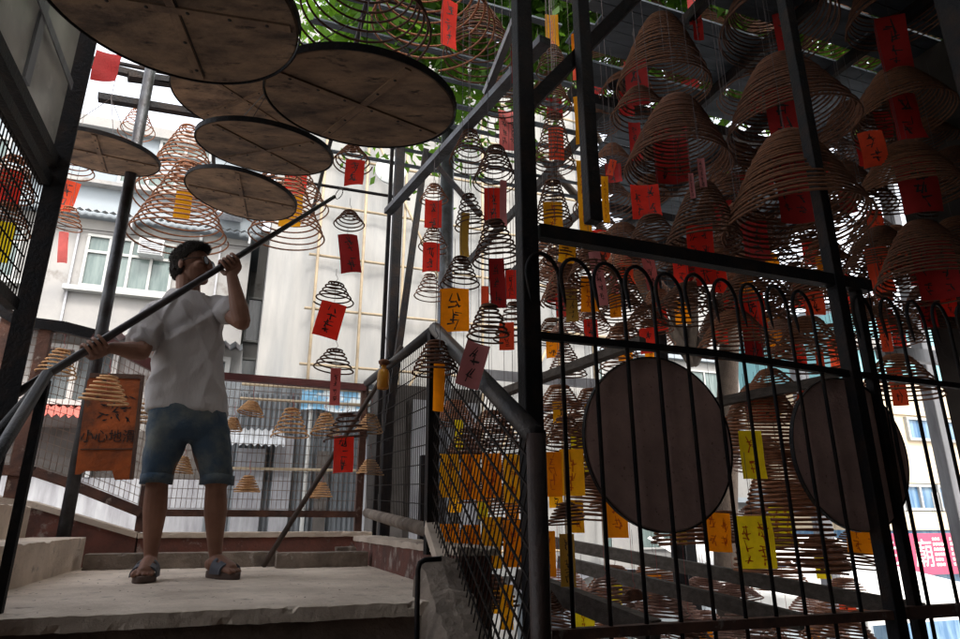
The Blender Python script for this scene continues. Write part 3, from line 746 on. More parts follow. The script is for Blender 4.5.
# --- middle chains
coil(434, 201, 15, 185, 4.2, p=.7, turns=7, c='b', where='top one of the red tagged chain right of the poles', hang=3.4)
ptag(425, 442, 199, 228, 4.19, 'red', 'upper red tag of the chain right of the poles', yaw=.1)
coil(433, 249, 15, 229, 4.2, p=.7, turns=7, c='b', where='middle one of the red tagged chain right of the poles', hang=1.75)
ptag(423, 440, 243, 273, 4.19, 'red', 'lower red tag of the chain right of the poles', yaw=.1)
coil(430, 298, 15, 275, 4.2, p=.7, turns=8, c='r', where='bottom one of the red tagged chain right of the poles', hang=1.45)
coil(461, 286, 21, 258, 3.3, p=.6, turns=9, c='d', where='over the big orange tag left of the centre post', hang=3.4)
ptag(440, 469, 289, 333, 3.28, 'orange', 'big orange tag with dark squiggle left of the centre post', yaw=0, roll=-.02)
coil(435, 374, 24, 342, 2.55, p=.62, turns=10, c='d', where='hanging before the fence peak', hang=3.0)
ptag(434, 445, 362, 411, 2.5, 'orange', 'narrow translucent orange tag under the coil at the fence peak', yaw=.5, ink=None)
coil(468, 230, 18, 195, 3.6, p=.55, turns=10, c='d', where='high dome shaped one with long ochre tag', hang=3.4)
ptag(461, 470, 212, 256, 3.55, 'ochre', 'long ochre tag inside the dome coil left of the centre post', yaw=.3, ink=None)
coil(496, 186, 23, 148, 3.6, p=.6, turns=12, c='d', where='upper one beside the centre post, over red tags', hang=3.9)
ptag(484, 501, 188, 222, 3.55, 'red', 'red tag with dark figure under the upper coil by the centre post', yaw=0)
ptag(500, 507, 180, 226, 3.4, 'pink', 'narrow pink strip beside the red tag by the centre post', yaw=.2, ink=None)
coil(494, 263, 25, 221, 2.9, p=.6, turns=12, c='d', where='middle one beside the centre post', hang=1.62)
ptag(488, 504, 258, 307, 2.9, 'crimson', 'crimson tag under the middle coil by the centre post', yaw=0, roll=-.05)
ptag(505, 517, 270, 299, 3.3, 'red', 'smaller red tag squeezed against the centre post', yaw=0)
ptag(481, 489, 286, 305, 3.6, 'scarlet', 'small scarlet tag left of the crimson tag by the centre post', yaw=0, ink=None)
coil(489, 338, 22, 305, 2.35, p=.6, turns=10, c='d', where='lower one beside the centre post above the pink tag', hang=2.9)
ptag(467, 491, 343, 388, 2.05, 'pink', 'large tilted dull pink tag over the sloping handrail', roll=.26, yaw=.2)
ptag(499, 514, 322, 350, 2.9, 'scarlet', 'scarlet tag behind the lower coil by the centre post', yaw=0)
coil(515, 342, 22, 303, 3.2, p=.7, turns=10, c='d', where='half hidden behind the centre post', hang=3.9)
coil(470, 166, 20, 132, 3.9, p=.6, turns=10, c='d', where='above the dome coil, below the grey strut', hang=3.9)
coil(428, 112, 16, 92, 4.6, p=.7, c='d', where='small one behind the grey strut near the leaves', hang=3.6)
ptag(484, 497, 204, 214, 4.4, 'crimson', 'small dark red scrap behind the red tags by the centre post', ink=None)
coil(365, 34, 74, -55, 2.9, p=.8, turns=16, c='d', where='huge one above the biggest brown tray', hang=4.1)
coil(425, 30, 62, -60, 3.5, p=.8, turns=14, c='b', where='huge one before the green leaves at top', hang=4.1)
ptag(443, 458, 0, 46, 3.6, 'red', 'red tag at the top edge beside the green leaves', yaw=.6, cord=.3)
coil(480, 60, 38, 10, 4.0, p=.7, turns=14, c='d', where='one under the green leaves left of the centre post', hang=4.1)
coil(503, 118, 30, 80, 4.0, p=.7, turns=12, c='d', where='one behind the grey strut left of the centre post', hang=4.1)
ptag(511, 520, 50, 82, 3.2, 'crimson', 'dark red tag left of the centre post near the top', ink=None)
ptag(498, 518, 110, 150, 4.2, 'rose', 'dim rose tag left of the centre post below the strut', yaw=.2, cols=2)
# --- coils on the wire fence behind the man
fc = [(60,376,19,350,'t',1.02),(106,403,23,376,'t',.9),(152,425,18,396,'t',.9),(183,473,12,457,'t',.6),(233,431,10,418,'t',.8),(252,414,13,402,'t',.9),(291,438,19,409,'t',.9),(325,434,15,414,'t',.8),(248,492,13,476,'t',.4),(321,498,13,483,'t',.4),(371,433,14,415,'t',.8),(370,475,14,460,'t',.5)]
FW = ['left of the round post above the handrail pipes','resting before the orange caution board','between the caution board and the man\'s waist','seen between the man\'s legs','by the man\'s hip on the right','highest left one on the back fence','larger bell in the middle of the back fence','right of the larger bell on the back fence','lowest one beside the man\'s knee','lowest one left of the leaning stick\'s foot','upper one at the corner post','lower one at the corner post']
for (bx,by,r,ty,c,hg), wv in zip(fc, FW):
    u = (bx-480)/F
    # a little in front of the fence plane
    a = None
    base = W(0, fb-.09, 0); d = Vector(((bx-480)/(F/CP), 1, 0)); k = base.dot(GB)/d.dot(GB); Y = k
    if bx == 106: Y -= .62
    coil(bx, by, r, ty, Y, p=.62, turns=9, tr=.0052, c=c, where=wv, hang=at(bx, ty-16, Y).z, group='small coils hung on the back fence', strings=True)
# --- small and medium coils behind the gate, centre
H = [ # bx by r ty Y p c where
 (552,74,17,47,4.2,.6,'d','upper one between the two central posts'),
 (553,108,21,84,4.0,.7,'d','second one between the two central posts'),
 (555,166,21,114,4.0,.62,'d','third one between the two central posts, glowing red inside'),
 (553,228,20,181,3.7,.6,'d','lowest one between the central posts above the beam'),
 (562,264,19,238,3.8,.6,'d','just under the left end of the gate beam'),
 (590,282,24,250,3.6,.7,'d','broad one under the gate beam by the second hoop'),
 (566,306,24,265,3.9,.8,'b','behind the two left hoops'),
 (622,314,24,268,4.0,.9,'d','behind the fourth hoop with orange inside'),
 (566,338,20,318,4.6,.85,'r','pale one below the left hoops'),
 (566,377,22,344,4.4,.95,'r','pale cone below the middle rail at left'),
 (620,373,22,328,4.4,.75,'b','cone behind the rail left of the first tray'),
 (652,250,29,217,3.9,.65,'d','under the red square tag by the gate beam'),
 (706,246,38,184,3.4,.65,'d','one under the two pink strips'),
 (640,120,30,90,4.6,.7,'d','dim one right of the hanging post'),
 (690,320,38,285,4.2,.75,'d','behind the hoops above the first tray'),
 (752,312,42,272,4.0,.7,'d','behind the hoops under the biggest cone'),
 (735,352,40,312,4.0,.8,'b','behind hoops right above the first tray'),
 (812,308,33,272,4.2,.7,'d','under the right end of the gate beam'),
 (811,367,38,318,4.0,.6,'b','left of the latch post above the second tray'),
 (778,352,30,322,4.8,.7,'r','pale one between hoops before white light'),
 (900,397,40,356,4.0,.6,'b','domed one right of the latch post'),
 (886,342,32,305,4.6,.7,'d','above the domed one right of the latch post'),
 (545,278,14,240,4.6,.8,'b','narrow one beside the centre post below the beam'),
 (600,312,20,270,5.0,.9,'r','far pale cone behind the third hoop'),
 (566,448,24,418,3.7,.7,'d','dark disc stack beside the lower orange tags'),
 (590,474,30,428,4.2,.8,'b','left of the first tray behind orange tags'),
 (600,520,40,476,4.2,.8,'b','below left of the first tray'),
 (566,524,22,503,3.5,.5,'d','flat dark rings above the ochre tags'),
 (690,545,42,500,4.2,.8,'b','under the first tray'),
]
for bx,by,r,ty,Y,p,c,wv in H:
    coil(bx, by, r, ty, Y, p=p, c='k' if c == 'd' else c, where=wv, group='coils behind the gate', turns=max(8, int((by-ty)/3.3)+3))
T = [(545,558,14,46,4.2,'amber','upper long amber tag beside the centre post near the roof',0),(572,584,-8,12,4.4,'amber','amber tag cut by the top edge between the central posts',0),
 (571,583,34,50,4.6,'orange','small orange tag under the one at the top edge',0),(572,586,60,80,4.0,'scarlet','orange red tag left of the hanging post above the brace',0),
 (573,585,97,146,3.9,'amber','long amber tag left of the hanging post',0),(548,563,128,160,4.0,'scarlet','red glow tag inside the third coil between the central posts',0),
 (543,562,202,229,3.6,'amber','amber tag in the lowest coil between the central posts',0),(576,588,160,233,3.8,'amber','longest amber strip just left of the hanging post',0),
 (601,608,176,221,3.7,'amber','amber strip just right of the hanging post',0),(610,617,160,176,4.4,'scarlet','small scarlet tag right of the hanging post',.3),
 (559,576,243,263,3.7,'amber','amber tag just below the left end of the gate beam',.1),(565,577,288,322,4.0,'ochre','pale ochre tag behind the second hoop',0),
 (581,599,276,312,3.7,'orange','orange tag behind the third hoop',.05),(588,600,252,306,3.5,'pink','long dusty pink tag before the third hoop',-.1),
 (609,620,294,318,4.0,'orange','orange tag in the cone behind the fourth hoop',0),(610,617,276,298,4.2,'rose','rose strip above the fourth hoop orange tag',0),
 (641,653,256,290,3.8,'rose','dull rose tag hanging below the gate beam',-.1),
 (630,658,184,219,3.9,'red','square red tag with a column of signs right of the hanging post',0),
 (686,712,224,256,3.3,'red','red tag with two rows of signs inside the coil by the gate beam',0),
 (688,693,173,198,3.3,'pink','left pink strip over the coil by the gate beam',0),(697,704,158,188,3.3,'pink','right pink strip over the coil by the gate beam',0),
 (694,714,250,285,3.6,'red','wide red tag behind the beam right of the pink strips',0),
 (739,762,292,330,4.0,'red','red tag inside the coil under the biggest cone',0),(803,822,292,315,4.2,'scarlet','scarlet tag under the right end of the beam',0),
 (742,760,325,362,4.1,'crimson','crimson tag behind hoops right above the first tray',0),(815,823,350,371,4.0,'scarlet','scarlet tag left of the latch post',0),
 (886,900,368,406,3.9,'scarlet','bright orange red tag inside the domed coil right of the latch post',0),(876,886,318,352,4.5,'scarlet','scarlet tag above the domed coil right of the latch post',0),
 (800,816,386,408,4.4,'scarlet','scarlet tag at the upper left of the second tray',.3),(745,776,398,422,3.8,'scarlet','striped scarlet tag inside the coil between the trays',0),
 (543,561,452,497,3.55,'orange','left one of the two big glowing orange tags beside the stair rail',.0),(559,583,449,496,3.6,'amber','right one of the two big glowing orange tags beside the stair rail',0),
 (570,583,500,533,4.1,'amber','yellow amber tag below the two glowing orange tags',0),(541,555,531,577,3.3,'orange','orange tag at the gate post low on the left',0),
 (559,574,534,587,3.2,'ochre','long ochre tag between the first gate bars',.0),(606,626,498,538,3.4,'orange','orange tag with red signs below left of the first tray',0),
 (703,730,513,552,3.5,'orange','orange tag below right of the first tray',.05),(738,761,431,479,3.3,'yellow','yellow tag with red signs at the right edge of the first tray',0),
 (733,770,516,569,3.2,'yellow','biggest yellow tag with orange red signs between the trays',0),(768,793,503,546,3.9,'yellow','yellow tag inside the big lower cone',0),
 (848,882,527,554,3.5,'orange','orange tag hanging below the second tray',.1),(673,686,528,545,4.6,'ochre','ochre tag directly under the first tray',0),
 (572,594,612,630,3.9,'yellow','yellow tag between the lowest coils at the bottom',0),(598,604,480,500,4.4,'orange','small orange slip left of the first tray',0),
 (584,600,452,472,4.4,'yellow','small yellow tag left of the first tray',0)]
for x0,x1,y0,y1,Y,c,lab,rl in T:
    big = (x1-x0) > 16
    ptag(x0, x1, y0, y1, Y, c, lab, roll=rl, yaw=R_(rnd.uniform(-8,8)), ink='r' if c in ('yellow','orange','amber') else 'k', cols=2 if x1-x0 > 24 else 1)
# --- tags glowing behind the sloping mesh panel
for row, (y0, y1, Y, c) in enumerate(((454,498,3.5,'orange'),(521,566,3.2,'orange'))):
    for i in range(4):
        xa = 440+21*i; ptag(xa, xa+19.5, y0+rnd.uniform(-4,4), y1+rnd.uniform(-5,5), Y+rnd.uniform(-.15,.15), c if (i+row) % 3 else 'amber', f'{nthw[i]} glowing tag from left in the {["upper","lower"][row]} band behind the sloping mesh panel', yaw=R_(rnd.uniform(-8,8)), ink='r')
for x0,x1,y0,y1,Y,c,lab in ((500,513,585,630,3.2,'amber','amber tag at the bottom behind the sloping mesh panel'),(455,463,420,450,4.6,'yellow','small yellow slip high behind the sloping mesh panel'),(478,488,502,519,3.7,'yellow','yellow slip between the two glowing bands behind the mesh panel')):
    ptag(x0, x1, y0, y1, Y, c, lab, yaw=0, ink='r')
for i, (bx,by,r,ty,Y) in enumerate([(470,462,30,430,4.0),(505,452,24,420,3.9),(462,590,24,560,4.0),(490,610,30,575,3.8),(515,548,24,520,3.6)]):
    coil(bx, by, r, ty, Y, c='d', where=['upper left','upper right','lower left','lowest','right'][i]+' one behind the sloping mesh panel', group='coils behind the mesh panel', hang=2.5)
# --- big dark coils under the roof on the right
K = [(664,88,47,18,None,.62,22,'b','high left one under the roof, right of the hanging post'),(680,172,52,100,None,.62,22,'d','below the high left one, with a wide red tag'),
 (782,130,62,60,3.9,.8,22,'d','above the biggest cone in the dark right half'),(793,232,71,138,3.3,.62,22,'b','biggest cone, above the gate beam on the right'),
 (770,38,56,-25,4.5,.6,20,'d','cut by the top edge right of centre'),(896,122,46,72,None,.75,18,'b','high right one beside the black corner pillar'),
 (890,22,48,-40,None,.7,18,'d','at the top right edge above a red tag'),(908,196,50,145,None,.65,18,'b','right of the biggest cone below the corner pillar'),
 (926,291,48,224,4.4,.5,18,'d','big dome around the large red tag at right'),(884,276,37,229,4.8,.65,16,'b','left of the big dome at right'),
 (960,284,40,220,4.6,.6,16,'b','cut by the right edge beside the big dome'),(955,200,40,150,5.0,.6,16,'b','upper one cut by the right edge'),
 (722,20,40,-30,5.2,.6,14,'d','dim one at the top edge left of the topmost large coil'),(832,60,40,10,5.4,.6,14,'d','dim one between the two top coils at right'),
 (850,215,38,170,5.2,.6,14,'b','between the biggest cone and the right coils'),(735,215,40,160,5.4,.6,14,'d','behind the left side of the biggest cone'),
 (700,60,40,15,5.6,.6,14,'d','behind the high left one, nearer the roof'),(640,30,32,-10,5.6,.6,12,'d','near the top right of the hanging post'),
 (930,60,40,10,5.6,.6,14,'d','dim one behind the corner pillar'),(852,150,36,105,5.6,.6,14,'d','dim one left of the high right coil'),
 (765,455,52,384,3.7,.75,20,'b','upper cone between the two round trays'),(785,574,55,452,3.6,.72,24,'b','tall lower cone between the two round trays'),
 (742,250,34,205,5.0,.6,12,'d','low one left under the biggest cone')]
for bx,by,r,ty,Y,p,tn,c,wv in K:
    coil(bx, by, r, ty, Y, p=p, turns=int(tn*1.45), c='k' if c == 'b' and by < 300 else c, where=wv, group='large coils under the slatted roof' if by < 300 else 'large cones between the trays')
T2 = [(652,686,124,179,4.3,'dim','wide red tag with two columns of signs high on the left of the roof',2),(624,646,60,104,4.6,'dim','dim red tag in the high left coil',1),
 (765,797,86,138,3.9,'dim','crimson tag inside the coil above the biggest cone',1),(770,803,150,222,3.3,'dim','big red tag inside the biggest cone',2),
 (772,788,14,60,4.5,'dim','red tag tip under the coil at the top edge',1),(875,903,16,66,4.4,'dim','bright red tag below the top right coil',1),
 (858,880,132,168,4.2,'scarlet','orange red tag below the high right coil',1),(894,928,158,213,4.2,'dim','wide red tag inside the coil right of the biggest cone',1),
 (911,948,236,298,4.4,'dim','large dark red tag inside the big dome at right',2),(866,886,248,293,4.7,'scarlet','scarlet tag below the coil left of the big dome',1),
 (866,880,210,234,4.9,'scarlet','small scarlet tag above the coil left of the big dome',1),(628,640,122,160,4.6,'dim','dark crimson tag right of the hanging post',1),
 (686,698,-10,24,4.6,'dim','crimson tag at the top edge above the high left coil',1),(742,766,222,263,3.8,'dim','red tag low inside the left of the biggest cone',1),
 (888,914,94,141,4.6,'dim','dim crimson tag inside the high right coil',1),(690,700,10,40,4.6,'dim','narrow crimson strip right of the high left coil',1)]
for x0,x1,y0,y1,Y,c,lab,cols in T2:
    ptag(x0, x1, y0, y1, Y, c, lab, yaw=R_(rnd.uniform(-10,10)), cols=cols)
# --- low coils, street side
Bc = [(560,634,26,604,4.2,'r'),(606,622,32,578,4.4,'r'),(660,625,38,592,5.0,'r'),(705,600,34,578,5.6,'r'),(745,640,32,605,5.0,'r'),(840,642,36,612,5.2,'b'),(790,650,34,618,5.6,'b'),(634,600,14,590,4.4,'d'),(690,640,24,620,4.6,'d'),(735,600,26,584,5.6,'r'),(545,612,18,590,3.6,'d')]
BW = ['low left one by the gate post bottom','in the bottom light left of the near timber','below the middle timber beam','between timbers right of centre bottom','lowest one under the big yellow tag','lowest one left of the latch post foot','lowest one between the cone and the latch post','tiny dark one on the thick near timber','dark one at the bottom edge with red hook','behind the long timber under the big yellow tag','dark one against the foot of the gate post']
for (bx,by,r,ty,Y,c), wv in zip(Bc, BW):
    coil(bx, by, r, ty, Y, p=.7, turns=12, c=c, where=wv, group='low coils below the gate', hang=at(bx, ty, Y).z+.5, strings=True)
# --- back rows filling the dark under the roof
bk = []
for i in range(46):
    for _ in range(60):
        px = rnd.uniform(548, 965); py = rnd.uniform(-5, 325)
        if all(abs(px-q[0]) > 24 or abs(py-q[1]) > 24 for q in bk): break
    bk.append((px, py))
bk.sort()
for lst, nm in (([q for q in bk if q[0] < 720 and q[1] < 150], 'upper left'), ([q for q in bk if q[0] < 720 and q[1] >= 150], 'lower left'), ([q for q in bk if q[0] >= 720 and q[1] < 150], 'upper right'), ([q for q in bk if q[0] >= 720 and q[1] >= 150], 'lower right')):
    for i, (px, py) in enumerate(lst):
        Y = rnd.uniform(5.0, 6.6); r = rnd.uniform(20, 34)
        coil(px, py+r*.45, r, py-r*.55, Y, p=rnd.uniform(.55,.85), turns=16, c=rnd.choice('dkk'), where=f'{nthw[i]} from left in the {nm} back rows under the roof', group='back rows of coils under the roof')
        if i % 2 == 0:
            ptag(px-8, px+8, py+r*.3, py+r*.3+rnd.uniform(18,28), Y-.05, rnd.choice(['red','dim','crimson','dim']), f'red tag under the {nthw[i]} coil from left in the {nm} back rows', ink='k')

# --- more rows between the hoops and in the low light
def rows(n, x0, x1, y0, y1, Y0, Y1, r0, r1, cs, nm, tags, seed, gap):
    rr = random.Random(seed); ps = []
    for i in range(n):
        for _ in range(80):
            px = rr.uniform(x0, x1); py = rr.uniform(y0, y1)
            if all(abs(px-q[0]) > gap or abs(py-q[1]) > gap for q in ps): break
        ps.append((px, py))
    ps.sort()
    for i, (px, py) in enumerate(ps):
        Y = rr.uniform(Y0, Y1); r = rr.uniform(r0, r1)
        coil(px, py+r*.5, r, py-r*.6, Y, p=.7, turns=15, c=rr.choice(cs), where=f'{nthw[i]} from left {nm}', group='coils '+nm, hang=None if y0 < 300 else at(px, py-r*.6, Y).z+.6)
        if i % 2 == 0 or y0 < 300:
            ptag(px-7, px+7, py+r*.0, py+r*.0+rr.uniform(20,30), Y-.02, rr.choice(tags), f'{nthw[i]} from left of the small tags {nm}', ink='k')
rows(24, 552, 905, 240, 345, 4.6, 6.2, 19, 28, 'kbb', 'in the far rows behind the hoops', ['red','scarlet','orange','red'], 5, 22)
rows(11, 690, 925, 215, 330, 5.0, 6.2, 22, 30, 'kkd', 'in the dim rows right above the hoops', ['red','crimson','red'], 21, 24)
rows(9, 550, 610, 400, 500, 4.4, 5.6, 20, 28, 'bbk', 'in the far rows left of the first tray', ['orange','amber','yellow'], 11, 20)
rows(12, 715, 860, 385, 560, 4.6, 6.0, 26, 36, 'bbr', 'in the far rows between the trays', ['scarlet','orange','yellow'], 12, 24)
rows(13, 560, 860, 565, 650, 5.6, 7.2, 24, 34, 'rrb', 'in the low far rows under the timbers', ['scarlet','yellow','orange'], 13, 24)
rows(10, 440, 522, 395, 600, 4.4, 5.8, 20, 28, 'kbb', 'in the far rows behind the mesh panel', ['orange','amber','orange'], 14, 24)
# ------------------------------------------------------------------ caution board, bottle, sticks
cb = at(104, 474, 3.75); cbt = at(116, 375, 3.75)
bd = thing('caution_board', 'rusty orange caution board with black Chinese lettering leaning on the fence', 'sign', cb, 0)
ax_ = Vector((.93, .36, 0)).normalized(); up_ = (cbt-cb); up_.x *= 1; nrm = ax_.cross(up_.normalized()).normalized()
if nrm.y > 0: nrm = -nrm
hgt = up_.length; upn = up_.normalized(); ax_ = upn.cross(nrm).normalized() if upn.cross(nrm).x > 0 else -(upn.cross(nrm).normalized())
k = mpp(cb); wb = 50*k
outl = [(-.5,0),(-.42,0),(-.34,.03),(.14,.03),(.2,-.06),(.5,-.06),(.5,1),(-.42,1),(-.5,.93)]
vs = [cb+ax_*(x*wb)+upn*(y*hgt)+nrm*e for e in (.008,-.008) for x, y in outl]; n = len(outl)
MB().add(vs, [tuple(range(n)), tuple(range(2*n-1, n-1, -1))]+[(i, n+i, n+(i+1) % n, (i+1) % n) for i in range(n)]).build('board', M_SIGNO, bd)
MB().box(cb+ax_*wb*.5+upn*hgt*.47, ax_*.010, nrm*.014, upn*hgt*.53).box(cb+upn*hgt*.985, ax_*wb*.47, nrm*.013, upn*.014).build('edge', M_SIGNE, bd)
MB().box(cb+ax_*wb*.0+upn*hgt*.24+nrm*.011, ax_*wb*.46, nrm*.002, upn*.003).build('line', M_SIGNE, bd)
def text(s, size, m, parent, org, ax, up, name='lettering', extr=.001, align='CENTER', squash=1):
    cu = bpy.data.curves.new('txt', 'FONT'); cu.body = s; cu.size = size; cu.align_x = align; cu.align_y = 'CENTER'; cu.extrude = extr; cu.resolution_u = 3
    ob = bpy.data.objects.new('txt', cu); COL.objects.link(ob)
    dg = bpy.context.evaluated_depsgraph_get(); me = bpy.data.meshes.new_from_object(ob.evaluated_get(dg))
    bpy.data.objects.remove(ob); bpy.data.curves.remove(cu)
    nz = ax.cross(up).normalized(); Mx = Matrix((ax*squash, up, nz)).transposed().to_4x4(); Mx.translation = org
    if parent is not None: Mx = parent.matrix_world.inverted() @ Mx
    me.transform(Mx); return link(name, me, m, parent)
text('小心地滑', hgt*.135, M_INK, bd, cb+upn*hgt*.36+nrm*.011+ax_*wb*.0, ax_, upn, squash=.9)
wm = MB()
for _ in range(26):
    c = cb+ax_*wb*rnd.uniform(-.3,.4)+upn*hgt*rnd.uniform(.5,.78)+nrm*.0105; L = rnd.uniform(.006,.03)
    d = (ax_*rnd.uniform(-1,1)+upn*rnd.uniform(-.8,.8)).normalized(); e = d.cross(nrm)
    wm.add([c-d*L, c+e*.006, c+d*L, c-e*.005], [(0,1,2,3)])
wm.build('worn_marks', M_INK, bd)
# leaning stick
s0 = at(263, 567, 4.0); s0.z = LZ+.004; s1 = at(402, 346, 3.95)
tag(MB().tube([s0, s0.lerp(s1,.5), s1], [.016,.015,.014], 10).build('leaning_stick', M_WOODP, None, True), 'thin dark stick leaning from the landing floor to the fence rail', 'stick')
# bottle
bo = at(383, 384, 3.75); bt_ = thing('hanging_bottle', 'amber bottle hanging by its neck on the fence corner', 'bottle', bo)
mb = MB(); pr = [(.0,0),(.032,0),(.036,.012),(.036,.09),(.030,.112),(.015,.125),(.015,.145),(0,.145)]
def lathe(m, c, prof, n=20):
    vs = []; fs = []
    for r, z in prof:
        for k in range(n): vs.append(c+Vector((max(r,1e-4)*math.cos(2*math.pi*k/n), max(r,1e-4)*math.sin(2*math.pi*k/n), z)))
    for i in range(len(prof)-1):
        for k in range(n): fs.append((i*n+k, i*n+(k+1) % n, (i+1)*n+(k+1) % n, (i+1)*n+k))
    return m.add(vs, fs)
lathe(mb, bo-Z*.03, pr).build('body', M_BOTTLE, bt_, True)
lathe(MB(), bo+Z*.113, [(0,0),(.02,0),(.032,.012),(.034,.026),(.024,.034),(0,.036)]).build('cap', M_CBROWN, bt_, True)
MB().tube([bo+Z*.145, bo+Z*.17+X*.03, bo+Z*.23+X*.02, bo+Z*.3], .002, 5).build('cord', M_HOOK, bt_)

# ------------------------------------------------------------------ the man
MP = hz(186, 3.18); MP.z = LZ
az = math.atan2(-MP.x, MP.y)
man = thing('person', 'man in white t-shirt and denim shorts turning aside, holding a long black pole', 'person', MP, az)
MI = man.matrix_world.inverted()
vd = Vector((MP.x, MP.y, 0)).normalized()
def J(px, py, dy=0):
    """joint in the man's own frame from a place in the picture, dy metres behind his plane"""
    u = (px-480)/F; v = (319.5-py)/F; d = Vector((u, CP-v*SP, SP+v*CP))
    kk = (vd.dot(MP)+dy)/vd.dot(d); return MI @ (d*kk)
def remesh(mb, name, m, voxel, smooth=6, fac=.5, parent=None, disp=None):
    me = bpy.data.meshes.new(name); me.from_pydata(mb.v, [], mb.f); me.update()
    bm = bmesh.new(); bm.from_mesh(me); bmesh.ops.recalc_face_normals(bm, faces=bm.faces); bm.to_mesh(me); bm.free()
    ob = bpy.data.objects.new('tmp', me); COL.objects.link(ob)
    r = ob.modifiers.new('r', 'REMESH'); r.mode = 'VOXEL'; r.voxel_size = voxel
    s = ob.modifiers.new('s', 'SMOOTH'); s.factor = fac; s.iterations = smooth
    dg = bpy.context.evaluated_depsgraph_get(); me2 = bpy.data.meshes.new_from_object(ob.evaluated_get(dg))
    bpy.data.objects.remove(ob); bpy.data.meshes.remove(me); me2.name = name
    if disp:
        co = [v.co.copy() for v in me2.vertices]; no = [v.normal.copy() for v in me2.vertices]
        for v, c, n in zip(me2.vertices, co, no): v.co = c+n*disp(c)
    return link(name, me2, m, parent, True)
def chain(mb, pts, rad, n=12, sub=4):
    """smooth limb along joints, round ends"""
    pts = [Vector(p) for p in pts]; P_ = []; R2 = []
    N = len(pts)
    for i in range(N-1):
        p0 = pts[max(0,i-1)]; p1 = pts[i]; p2 = pts[i+1]; p3 = pts[min(N-1,i+2)]
        for q in range(sub):
            t = q/sub; t2 = t*t; t3 = t2*t
            P_.append(.5*((2*p1)+(p2-p0)*t+(2*p0-5*p1+4*p2-p3)*t2+(3*p1-p0-3*p2+p3)*t3)); R2.append(rad[i]+(rad[i+1]-rad[i])*t)
    P_.append(pts[-1]); R2.append(rad[-1])
    d0 = (P_[0]-P_[1]).normalized(); d1 = (P_[-1]-P_[-2]).normalized()
    P_ = [P_[0]+d0*R2[0]*.95, P_[0]+d0*R2[0]*.7]+P_+[P_[-1]+d1*R2[-1]*.7, P_[-1]+d1*R2[-1]*.95]
    R2 = [R2[0]*.25, R2[0]*.7]+R2+[R2[-1]*.7, R2[-1]*.25]
    mb.tube(P_, R2, n); return mb
# key joints (picture places)
shR = J(156, 311, .0); elR = J(141, 352, -.14); haR = J(95, 345, -.24)
shL = J(217, 305, .0); elL = J(242, 322, -.22); haL = J(229, 262, -.22)
neck = J(188, 296, .02); headc = J(192, 266, 0)
hipz = J(186, 425, 0).z
kR = J(157, 486, -.02); anR = J(150, 561, .0); kL = J(216, 488, -.02); anL = J(215, 560, .03)
hipR = J(168, 428, 0); hipL = J(206, 428, 0)
pole_d = (haL-haR).normalized()
pole_r = .017
# body: one surface
B = MB()
# head
hd = Matrix.Rotation(R_(62), 3, 'Z') @ Matrix.Rotation(R_(-6), 3, 'X')     # face direction: local -Y turned towards +X
def hp(x, y, z): return headc + hd @ Vector((x, y, z))
B.blob(hp(0, .012, .028), .074, .094, .088, hd, 24, 16)
B.blob(hp(0, -.02, -.03), .062, .072, .085, hd, 20, 14)
B.blob(hp(0, -.055, -.085), .036, .032, .028, hd)      # chin
B.blob(hp(0, -.093, -.015), .013, .02, .026, hd)       # nose
B.blob(hp(0, -.102, -.028), .016, .014, .012, hd)
B.blob(hp(0, -.088, -.056), .024, .012, .009, hd); B.blob(hp(0, -.086, -.068), .022, .012, .009, hd)   # lips
B.blob(hp(0, -.082, .022), .052, .014, .012, hd)       # brow
for sx in (-1, 1):
    B.blob(hp(sx*.074, .020, -.014), .008, .015, .026, hd)      # ears
    B.blob(hp(sx*.045, -.06, -.02), .022, .024, .02, hd)        # cheeks
chain(B, [hp(0, .02, -.06), neck+Vector((0,0,-.0)), neck+Vector((0,.01,-.09))], [.058,.06,.07], 16)
# trunk inside the shirt
B.rings([((hipz*0+J(187,425).x, .0, J(186,440).z), .14, .09), (J(187,410)+Vector((0,0,0)), .15, .095), (J(187,370), .15, .095), (J(186,335), .165, .10), (J(186,312), .15, .085), (J(187,299), .08, .06)], 24)
# arms
def arm(sh, el, ha, p_side):
    d = (ha-el); wr = ha + (el-ha).normalized()*.075
    chain(B, [sh, sh.lerp(el,.5), el], [.053,.048,.041], 14)
    chain(B, [el, el.lerp(wr,.3), el.lerp(wr,.75), wr], [.042,.044,.032,.027], 14)
    p = (wr-ha); p -= pole_d*p.dot(pole_d); p.normalize(); q = pole_d.cross(p)
    if q.y > 0 and p_side > 0: q = -q
    if q.y < 0 and p_side < 0: q = -q
    RP = pole_r+.011
    # palm
    for t in (-1.2,-.4,.4,1.2):
        chain(B, [wr, ha+p*(RP+.020)+pole_d*t*.018, ha+p*(RP+.006)+pole_d*t*.0205+q*.012], [.020,.0165,.012], 8)
    for i, ln in enumerate((.86,1,.96,.76)):
        off = pole_d*(i-1.5)*.0228
        pts = [ha+off+(p*math.cos(a)+q*math.sin(a))*(RP*(1.16 if a < 1 else 1.02)) for a in [x*ln for x in (.35,1.2,2.05,2.9,3.7,4.3)]]
        chain(B, pts, [.0105,.0095,.0088,.0083,.008,.0072], 8, 2)
    tb = [ha+p*(RP+.014)-pole_d*.040, ha-pole_d*.047+(p*math.cos(.7)-q*math.sin(.7))*(RP+.010), ha-pole_d*.046+(p*math.cos(1.7)-q*math.sin(1.7))*(RP+.003), ha-pole_d*.038+(p*math.cos(2.6)-q*math.sin(2.6))*RP]
    chain(B, tb, [.016,.0135,.0115,.009], 8, 2)
arm(shR, elR, haR, 1); arm(shL, elL, haL, 1)
